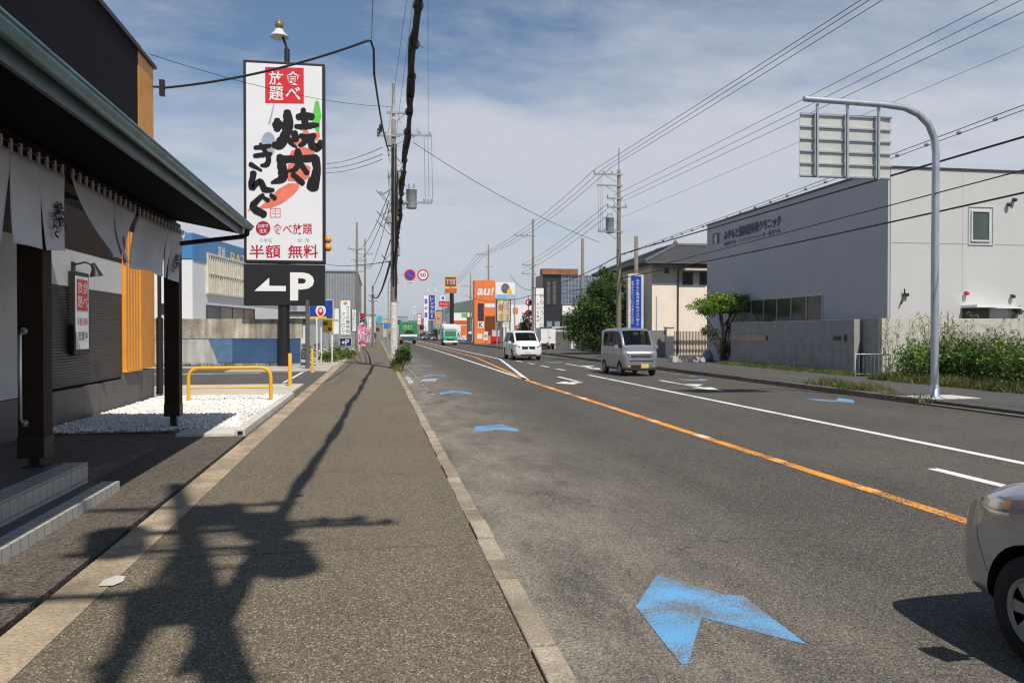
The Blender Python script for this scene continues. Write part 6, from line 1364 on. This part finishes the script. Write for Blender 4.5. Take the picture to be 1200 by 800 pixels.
def build_body(parent, stations, matf, wheels, paint, arch_r, halfw, seams=(), top_seams=(), seam_r=.006):
    """stations: (y, zb, zt, w, wt, zs); lofted, smoothed, wheel arches cut, then split into body and glass parts"""
    b = MB(); rings = []
    for y, zb, zt, w_, wt, zs, *z5_ in stations:
        z4 = min(zs, zt-.12); z5 = z5_[0] if z5_ else min(zs+.06, zt-.07); z6 = zt-min(.10, .3*(zt-z5)); 
        half = [(0,zb),(w_*.84,zb),(w_*.985,zb+.10),(w_,(zb+z4)/2+.04),(w_*.99,z4),(w_*.97 if zt-zs > .3 else w_*.965,z5),(wt,z6),(wt-.055,zt-.004),(0,zt+.022)]
        rings.append([(x,y,z) for x, z in half] + [(-x,y,z) for x, z in reversed(half[1:-1])])
    n = 16
    for i in range(len(rings)-1):
        for j in range(n):
            jj = j if j < 8 else 15-j
            b.add([], []); k = j; k2 = (j+1) % n
            b.f.append((i*n+k, i*n+k2, (i+1)*n+k2, (i+1)*n+k)); b.m.append(matf(i, jj)); b.smooth.append(True)
    b.v = [p for r_ in rings for p in r_]
    b.f.append(tuple(reversed(range(n)))); b.m.append(matf(-1, 0)); b.smooth.append(True)
    L_ = len(rings)-1; b.f.append(tuple(L_*n+k for k in range(n))); b.m.append(matf(L_, 0)); b.smooth.append(True)
    mats_ = [paint, m_wind, m_well, m_side, m_lens, m_trim]
    tmp = b.build('tmp_body', mats_, recalc=False); at = tmp.data.attributes.new('crease_edge', 'FLOAT', 'EDGE'); NR = len(rings)
    for e_ in tmp.data.edges:
        a_, c_ = e_.vertices; i0_, j0_, i1_, j1_ = a_//n, a_ % n, c_//n, c_ % n
        if i0_ == i1_:
            at.data[e_.index].value = .30 if 2 < i0_ < NR-2 else .22 if i0_ >= NR-2 else .45
        else:
            jj_ = j0_ if j0_ <= 8 else 16-j0_
            at.data[e_.index].value = {2:.35,4:.3,5:.6,6:.6,7:.35}.get(jj_, 0)
    bm_ = bmesh.new(); bm_.from_mesh(tmp.data); bmesh.ops.recalc_face_normals(bm_, faces=bm_.faces); bm_.to_mesh(tmp.data); bm_.free()
    sub = tmp.modifiers.new('s', 'SUBSURF'); sub.levels = 2; sub.render_levels = 2
    cuts = []
    for yy, rr in wheels:
        for sg_ in (1,-1):
            c = MB(); c.lathe([(arch_r,0),(arch_r,.34)], (sg_*(halfw+.10) - (.34 if sg_ > 0 else 0), yy, rr), 32, 'x', 2); co = c.build('tmp_cut', mats_)
            for pl_ in co.data.polygons: pl_.use_smooth = False
            m = tmp.modifiers.new('b', 'BOOLEAN'); m.object = co; m.operation = 'DIFFERENCE'; m.solver = 'EXACT'; cuts.append(co)
    dg = bpy.context.evaluated_depsgraph_get(); me = bpy.data.meshes.new_from_object(tmp.evaluated_get(dg))
    for c in cuts + [tmp]: bpy.data.objects.remove(c)
    bvh = BVHTree.FromPolygons([v.co for v in me.vertices], [tuple(p.vertices) for p in me.polygons])
    for kind, lst in (('s', seams), ('t', top_seams)):
        for pl_ in lst:
            dense = []
            for (a0,c0_),(a1,c1_) in zip(pl_, pl_[1:]): dense += [(a0+(a1-a0)*t/8, c0_+(c1_-c0_)*t/8) for t in range(8)]
            dense.append(pl_[-1])
            for sg_ in (1,-1):
                pts = []
                for a, c in dense:
                    h = bvh.ray_cast(Vector((sg_*3,a,c)), Vector((-sg_,0,0))) if kind == 's' else bvh.ray_cast(Vector((sg_*a,c,4)), Vector((0,0,-1)))
                    if h[0] is not None: pts.append(h[0]-h[1]*seam_r*.35 if h[1].dot(Vector((-sg_,0,0)) if kind == 's' else Vector((0,0,-1))) > 0 else h[0]-h[1]*seam_r*.35)
                if len(pts) > 2: b = MB(); b.tube(pts, seam_r, 5); b.build('panel_gap', m_trim, parent)
    names = {0:'body', 1:'windscreen', 3:'side_window', 4:'headlight', 5:'trim'}
    for idx, nm in names.items():
        bm = bmesh.new(); bm.from_mesh(me)
        keep = (0,2) if idx == 0 else (idx,)
        bmesh.ops.delete(bm, geom=[f for f in bm.faces if f.material_index not in keep], context='FACES')
        if not bm.faces: bm.free(); continue
        groups = []
        if idx in (3,4,1,5):
            seen = set()
            for f in bm.faces:
                if f in seen: continue
                stck, isl = [f], []
                seen.add(f)
                while stck:
                    g_ = stck.pop(); isl.append(g_)
                    for e in g_.edges:
                        for h in e.link_faces:
                            if h not in seen: seen.add(h); stck.append(h)
                groups.append([q_.index for q_ in isl])
        bm.faces.index_update()
        if groups and len(groups) > 1:
            bm.faces.ensure_lookup_table(); gi = [set(g_) for g_ in groups]
            for g_ in gi:
                b2 = bm.copy(); b2.faces.ensure_lookup_table(); bmesh.ops.delete(b2, geom=[f for f in b2.faces if f.index not in g_], context='FACES')
                m2 = bpy.data.meshes.new(nm); b2.to_mesh(m2); b2.free()
                for mm in mats_: m2.materials.append(mm)
                o = bpy.data.objects.new(nm, m2); COL.objects.link(o); o.parent = parent
        else:
            m2 = bpy.data.meshes.new(nm); bm.to_mesh(m2)
            for mm in mats_: m2.materials.append(mm)
            try: m2.set_sharp_from_angle(angle=R(38))
            except Exception: pass
            o = bpy.data.objects.new(nm, m2); COL.objects.link(o); o.parent = parent
        bm.free()
def box_part(parent, nm, mat, x0, x1, y0, y1, z0, z1, bevel=.012): b = MB(); b.box(x0,x1,y0,y1,z0,z1); return b.build(nm, mat, parent, bevel=bevel)
def mirrors(o, x, y, z, mat):
    for s in (-1,1):
        b = MB(); b.obox((s*(x+.11),y,z), .17,.10,.16); b.tube([(s*(x-.02),y-.02,z-.05),(s*(x+.06),y,z-.04)], .02, 5); b.build('mirror', mat, o, bevel=.03)

# silver kei van, oncoming
m_silver = M('paint_silver', (0.30,0.305,0.325), .28, .55, .04, 3, coat=.4)
kv = thing('kei_van', 'silver tall boxy van driving towards the viewer in the far lane', 'van', (10.5, 32.35, 0.0), PI)
S_ = [(-1.70,.50,1.55,.64,.57,1.1),(-1.66,.34,1.82,.715,.62,1.12),(-1.52,.24,1.91,.735,.65,1.12),(-1.42,.22,1.925,.735,.655,1.12),(-.62,.20,1.945,.735,.66,1.12),(-.50,.20,1.945,.735,.66,1.12),(.30,.20,1.94,.735,.66,1.11),(.42,.20,1.935,.735,.66,1.10),(.86,.20,1.89,.735,.65,1.08),(1.30,.21,1.19,.735,.67,1.05),(1.50,.22,1.08,.725,.65,.98),(1.62,.26,1.0,.70,.61,.86),(1.69,.34,.86,.63,.5,.7)]
def kv_m(i, j):
    if i == 8 and j == 7: return 1
    if j == 5 and i in (3,5,7): return 3
    if j == 5 and i in (4,6,8): return 5
    if i in (10,) and j in (4,5): return 4
    return 0
build_body(kv, S_, kv_m, [(1.08,.28),(-1.12,.28)], m_silver, .34, .735, seams=[[(.36,.30),(.36,1.86)],[(-.55,.30),(-.55,1.86)],[(1.20,.62),(1.16,1.05)],[(-.55,.78),(-1.6,.78)]], top_seams=[[(.62,1.30),(.60,1.55)]], seam_r=.008)
for y in (1.08,-1.12):
    for s in (-1,1): wheel(kv, s*.655, y, .28, .155, side=s)
cabin(kv, .66, -1.5, .9, 1.05, 1.12, (-.75,.12), 1.22)
mirrors(kv, .74, 1.0, 1.16, m_silver)
box_part(kv, 'grille', m_trim, -.42, .42, 1.64, 1.705, .76, .90)
for z in (.80,.86): box_part(kv, 'grille_bar', m_chrome, -.41, .41, 1.70, 1.715, z-.012, z+.012, .004)
box_part(kv, 'air_intake', m_trim, .04, .42, 1.66, 1.712, .34, .47); box_part(kv, 'number_plate', m_plateY, -.30, .03, 1.70, 1.722, .33, .50)
box_part(kv, 'bumper_gap', m_trim, -.5, .5, 1.66, 1.70, .60, .645)
for s in (-1,1):
    b = MB(); b.obox((s*.55,1.60,.86), .26,.16,.19, Matrix.Rotation(-s*.45,3,'Z')); b.build('headlight', m_lens, kv, bevel=.05)
    box_part(kv, 'fog_lamp', m_amber if s > 0 else m_lens, s*.52-.06, s*.52+.06, 1.62, 1.70, .36, .42)
b = MB(); b.tube([(-.5,1.22,1.30),(.1,1.20,1.31)], .009, 5); b.tube([(.0,1.22,1.30),(.55,1.18,1.31)], .009, 5); b.build('wiper', m_trim, kv)

# white minivan, oncoming further away
m_wcar = M('paint_white', (0.74,0.74,0.73), .25, 0, .03, 3, coat=.5)
mv = thing('minivan', 'white minivan driving towards the viewer beyond the silver van', 'minivan', (9.45, 51.6, 0.0), PI)
S_ = [(-2.40,.5,1.3,.75,.62,1.0),(-2.34,.34,1.72,.88,.70,1.05),(-2.1,.22,1.83,.92,.74,1.06),(-1.95,.20,1.84,.92,.745,1.06),(-.85,.19,1.87,.925,.76,1.05),(-.72,.19,1.87,.925,.76,1.05),(.30,.19,1.86,.925,.76,1.04),(.45,.19,1.85,.925,.755,1.03),(.95,.19,1.79,.92,.74,1.02),(1.78,.20,1.17,.915,.78,1.0),(2.12,.21,1.06,.90,.76,.95),(2.30,.25,.95,.84,.68,.85),(2.39,.32,.82,.70,.5,.7)]
build_body(mv, S_, lambda i, j: 1 if (i == 8 and j == 7) else 3 if (j == 5 and i in (3,5,7)) else 5 if (j == 5 and i in (4,6,8)) else 4 if (i == 10 and j in (4,5)) else 0, [(1.42,.34),(-1.45,.34)], m_wcar, .40, .92, seams=[[(.38,.28),(.38,1.75)],[(-.78,.28),(-.78,1.75)],[(1.50,.75),(1.45,1.0)]], seam_r=.009)
for y in (1.42,-1.45):
    for s in (-1,1): wheel(mv, s*.81, y, .34, .2, side=s)
cabin(mv, .82, -2.0, 1.2, 1.45, 1.05, (-1.4,-.55,.35), 1.18)
mirrors(mv, .92, 1.25, 1.12, m_wcar)
for s in (-1,1):
    box_part(mv, 'grille', m_trim, min(s*.04,s*.42), max(s*.04,s*.42), 2.30, 2.40, .70, .86, .02); b = MB(); b.obox((s*.66,2.25,.84), .36,.2,.13, Matrix.Rotation(-s*.4,3,'Z')); b.build('headlight', m_lens, mv, bevel=.04)
    box_part(mv, 'fog_lamp', m_trim, s*.70-.1, s*.70+.1, 2.24, 2.33, .36, .5, .02)
box_part(mv, 'air_intake', m_trim, -.5, .5, 2.33, 2.39, .28, .38, .01); box_part(mv, 'number_plate', m_plateW, -.17, .17, 2.38, 2.405, .44, .6)
box_part(mv, 'chrome_bar', m_chrome, -.45, .45, 2.36, 2.402, .87, .90, .005)

# compact car: near one at the right edge, dark ones far away
def compact(nm, label, loc, rz, paint, plate=True, group=None, near=False):
    o = thing(nm, label, 'car', loc, rz, group)
    S_ = [(-1.92,.45,.95,.62,.5,.8),(-1.86,.32,1.10,.76,.6,.9),(-1.70,.22,1.28,.83,.63,.95),(-1.40,.20,1.44,.845,.62,.96),(-1.25,.19,1.46,.845,.62,.96),(-.45,.19,1.50,.85,.62,.95),(-.35,.19,1.50,.85,.62,.95),(.32,.19,1.47,.85,.61,.94),(1.08,.19,1.03,.85,.70,.86),(1.34,.19,.975,.845,.71,.80,.885),(1.60,.20,.905,.82,.67,.68,.835),(1.78,.22,.80,.755,.60,.60,.74),(1.905,.25,.64,.60,.44,.52),(1.945,.30,.54,.42,.28,.44)]
    build_body(o, S_, lambda i, j: 1 if (i == 7 and j == 7) else 3 if (j == 5 and i in (4,6)) else 5 if (j == 5 and i == 7) else 1 if (i == 2 and j == 7) else 4 if i in (9,10,11) and j == 4 else 0, [(1.16,.30),(-1.22,.30)], paint, .355, .85, seams=[[(1.50,.42),(1.54,.50),(1.585,.58),(1.61,.66)],[(.68,.30),(.66,.60),(.60,.90)],[(-.40,.30),(-.40,.9)]], top_seams=[[(.70,1.05),(.66,1.4),(.56,1.70)]], seam_r=.0025)
    for y in (1.16,-1.22):
        for s in (-1,1): wheel(o, s*.745, y, .30, .185, seg=36 if near else 18, side=s)
    if near: cabin(o, .76, -1.2, .7, .85, .95, (-.8,.05), .95)
    mirrors(o, .84, .78, .98, paint)
    box_part(o, 'air_intake', m_trim, -.45, .45, 1.86, 1.94, .26, .38, .02)
    if plate: box_part(o, 'number_plate', m_plateW, -.17, .17, 1.92, 1.965, .42, .58)
    for s in (-1,1): b = MB(); b.obox((s*.62,-1.83,.92), .22,.14,.3, Matrix.Rotation(s*.5,3,'Z')); b.build('tail_light', m_tail, o, bevel=.03)
    return o
m_grey = M('paint_pewter', (0.43,0.44,0.465), .22, .45, .03, 3, coat=1)
compact('car', 'pale grey compact car passing close by in the near lane, nose just ahead', (4.235, 2.48, 0), 0, m_grey, near=True)
m_dkcar = M('paint_dark_blue', (0.012,0.02,0.05), .25, .2, .05, coat=.5)
p = AD(494, 398, 172); compact('car', 'dark blue car far down the road, next to the green truck', (p.x, p.y, 0), PI, m_dkcar)
p = AD(505, 398, 165); compact('car', 'dark blue car far down the road with a pale bumper', (p.x, p.y, 0), PI, M('paint_midnight', (0.016,0.018,0.03), .25, .2, .05, coat=.5))

# white and green truck, oncoming
p = G(528, 404.6, 0); tk = thing('truck', 'small white box truck with green cab stripe driving towards the viewer', 'truck', (p.x, p.y+2.6, 0), PI)
m_teal = M('truck_green', (0.02,0.34,0.22), .35, 0, .06)
box_part(tk, 'cargo_box', m_white, -1.0, 1.0, -2.4, .9, .85, 2.85, .04); box_part(tk, 'chassis', m_trim, -.8, .8, -2.3, 2.3, .4, .84, .02)
b = MB(); pr_ = [(1.0,.45),(2.55,.45),(2.6,1.05),(2.45,1.15),(2.1,2.0),(1.9,2.08),(1.0,2.08)]; b.prism(pr_, lambda a, c, h: (h, a, c), -.93, .93); b.build('cab', m_teal, tk, bevel=.04)
box_part(tk, 'roof_deflector', m_white, -.9, .9, .92, 1.9, 2.09, 2.75, .12)
b = MB(); b.add([(-.8,2.46,1.17),(.8,2.46,1.17),(.76,2.135,1.96),(-.76,2.135,1.96)], [(0,1,2,3)]); b.build('windscreen', m_wind, tk)
box_part(tk, 'bumper', m_white, -.94, .94, 2.5, 2.68, .36, .62, .03); box_part(tk, 'grille', m_trim, -.5, .5, 2.55, 2.615, .64, .84, .01)
b = MB(); b.add([(-.35,2.612,.88),(.35,2.612,.88),(0,2.60,1.12)], [(0,1,2)]); b.build('emblem_stripe', m_or, tk)
for s in (-1,1): box_part(tk, 'headlight', m_lens, s*.72-.13, s*.72+.13, 2.56, 2.625, .68, .84, .02); b = MB(); b.obox((s*1.08,2.35,1.55), .12,.1,.4); b.build('mirror', m_trim, tk, bevel=.02)
for y in (1.7,-1.4):
    for s in (-1,1): wheel(tk, s*.78, y, .38, .22, 18, 6, s)
# green box truck driving away
p = G(479, 403, 0); gk = thing('truck', 'green box truck with yellow lettering seen from behind down the road', 'truck', (p.x, p.y+3.5, 0), 0)
m_gbox = M('truck_box_green', (0.03,0.22,0.10), .4, 0, .15, 1.0)
hw = 1.28
box_part(gk, 'cargo_box', m_gbox, -hw, hw, -3.4, 2.2, 1.05, 3.35, .05); box_part(gk, 'cab', m_white, -1.05, 1.05, 2.3, 3.9, .6, 2.5, .12); box_part(gk, 'chassis', m_trim, -.9, .9, -3.3, 3.6, .55, 1.03, .02)
box_part(gk, 'rear_band', m_white, -hw+.02, hw-.02, -3.43, -3.405, 1.10, 1.42, .004); box_part(gk, 'bumper', M('bumper_dark_green', (0.02,0.09,0.07), .5), -hw, hw, -3.46, -3.25, .55, 1.0, .02)
b = MB(); fn = lambda a, c: Vector((a, -3.412, c)); put_text(b, 'とれたて', fn, -.85, 2.2, .55, 2.85, 0, .02); b.build('lettering', m_yelsign, gk); b = MB(); b.flat([(-.7,1.55),(.9,1.55),(.55,1.95),(-.2,2.05)], fn); b.build('dark_emblem', m_trim, gk)
for s in (-1,1): box_part(gk, 'tail_light', m_amber, s*1.12-.11, s*1.12+.11, -3.48, -3.462, .72, .86, .01)
for y in (2.9,-2.0):
    for s in (-1,1): wheel(gk, s*.98, y, .42, .26, 16, 6, s)
# parked white kei box van seen from the rear
p = AD(642.5, 409, 76); pk = thing('parked_van', 'small white box van parked tail-on beside the garage', 'van', (p.x, p.y+1.6, 0.12), 0)
box_part(pk, 'cargo_box', m_white, -.72, .72, -1.6, .5, .55, 1.95, .04); box_part(pk, 'cab', m_white, -.7, .7, .52, 1.6, .35, 1.75, .1); box_part(pk, 'chassis', m_trim, -.6, .6, -1.5, 1.4, .28, .54, .01)
box_part(pk, 'number_plate', m_plateY, -.2, .2, -1.63, -1.605, .36, .54); box_part(pk, 'door_seam', m_trim, -.01, .01, -1.606, -1.601, .6, 1.9, 0); box_part(pk, 'latch', m_trim, .1, .22, -1.62, -1.602, 1.1, 1.2, .005)
for s in (-1,1): box_part(pk, 'tail_light', m_tail, s*.58-.1, s*.58+.1, -1.63, -1.606, .40, .52, .01)
for y in (1.0,-1.0):
    for s in (-1,1): wheel(pk, s*.6, y, .27, .15, 14, 6, s)

# the air: one even, thin haze round the whole place
b = MB(); b.box(-3100, 4400, -70, 5100, -8, 125); hz = b.build('haze', bpy.data.materials.new('air'))
am = hz.data.materials[0]; am.use_nodes = True; at_ = am.node_tree; at_.nodes.remove(at_.nodes['Principled BSDF'])
pv = at_.nodes.new('ShaderNodeVolumePrincipled'); pv.inputs['Color'].default_value = (0.88,0.92,0.97,1); pv.inputs['Density'].default_value = 0.00012; pv.inputs['Anisotropy'].default_value = 0.2
at_.links.new(pv.outputs[0], at_.nodes['Material Output'].inputs['Volume']); tag(hz, 'thin pale haze in the air over the street', kind='stuff')
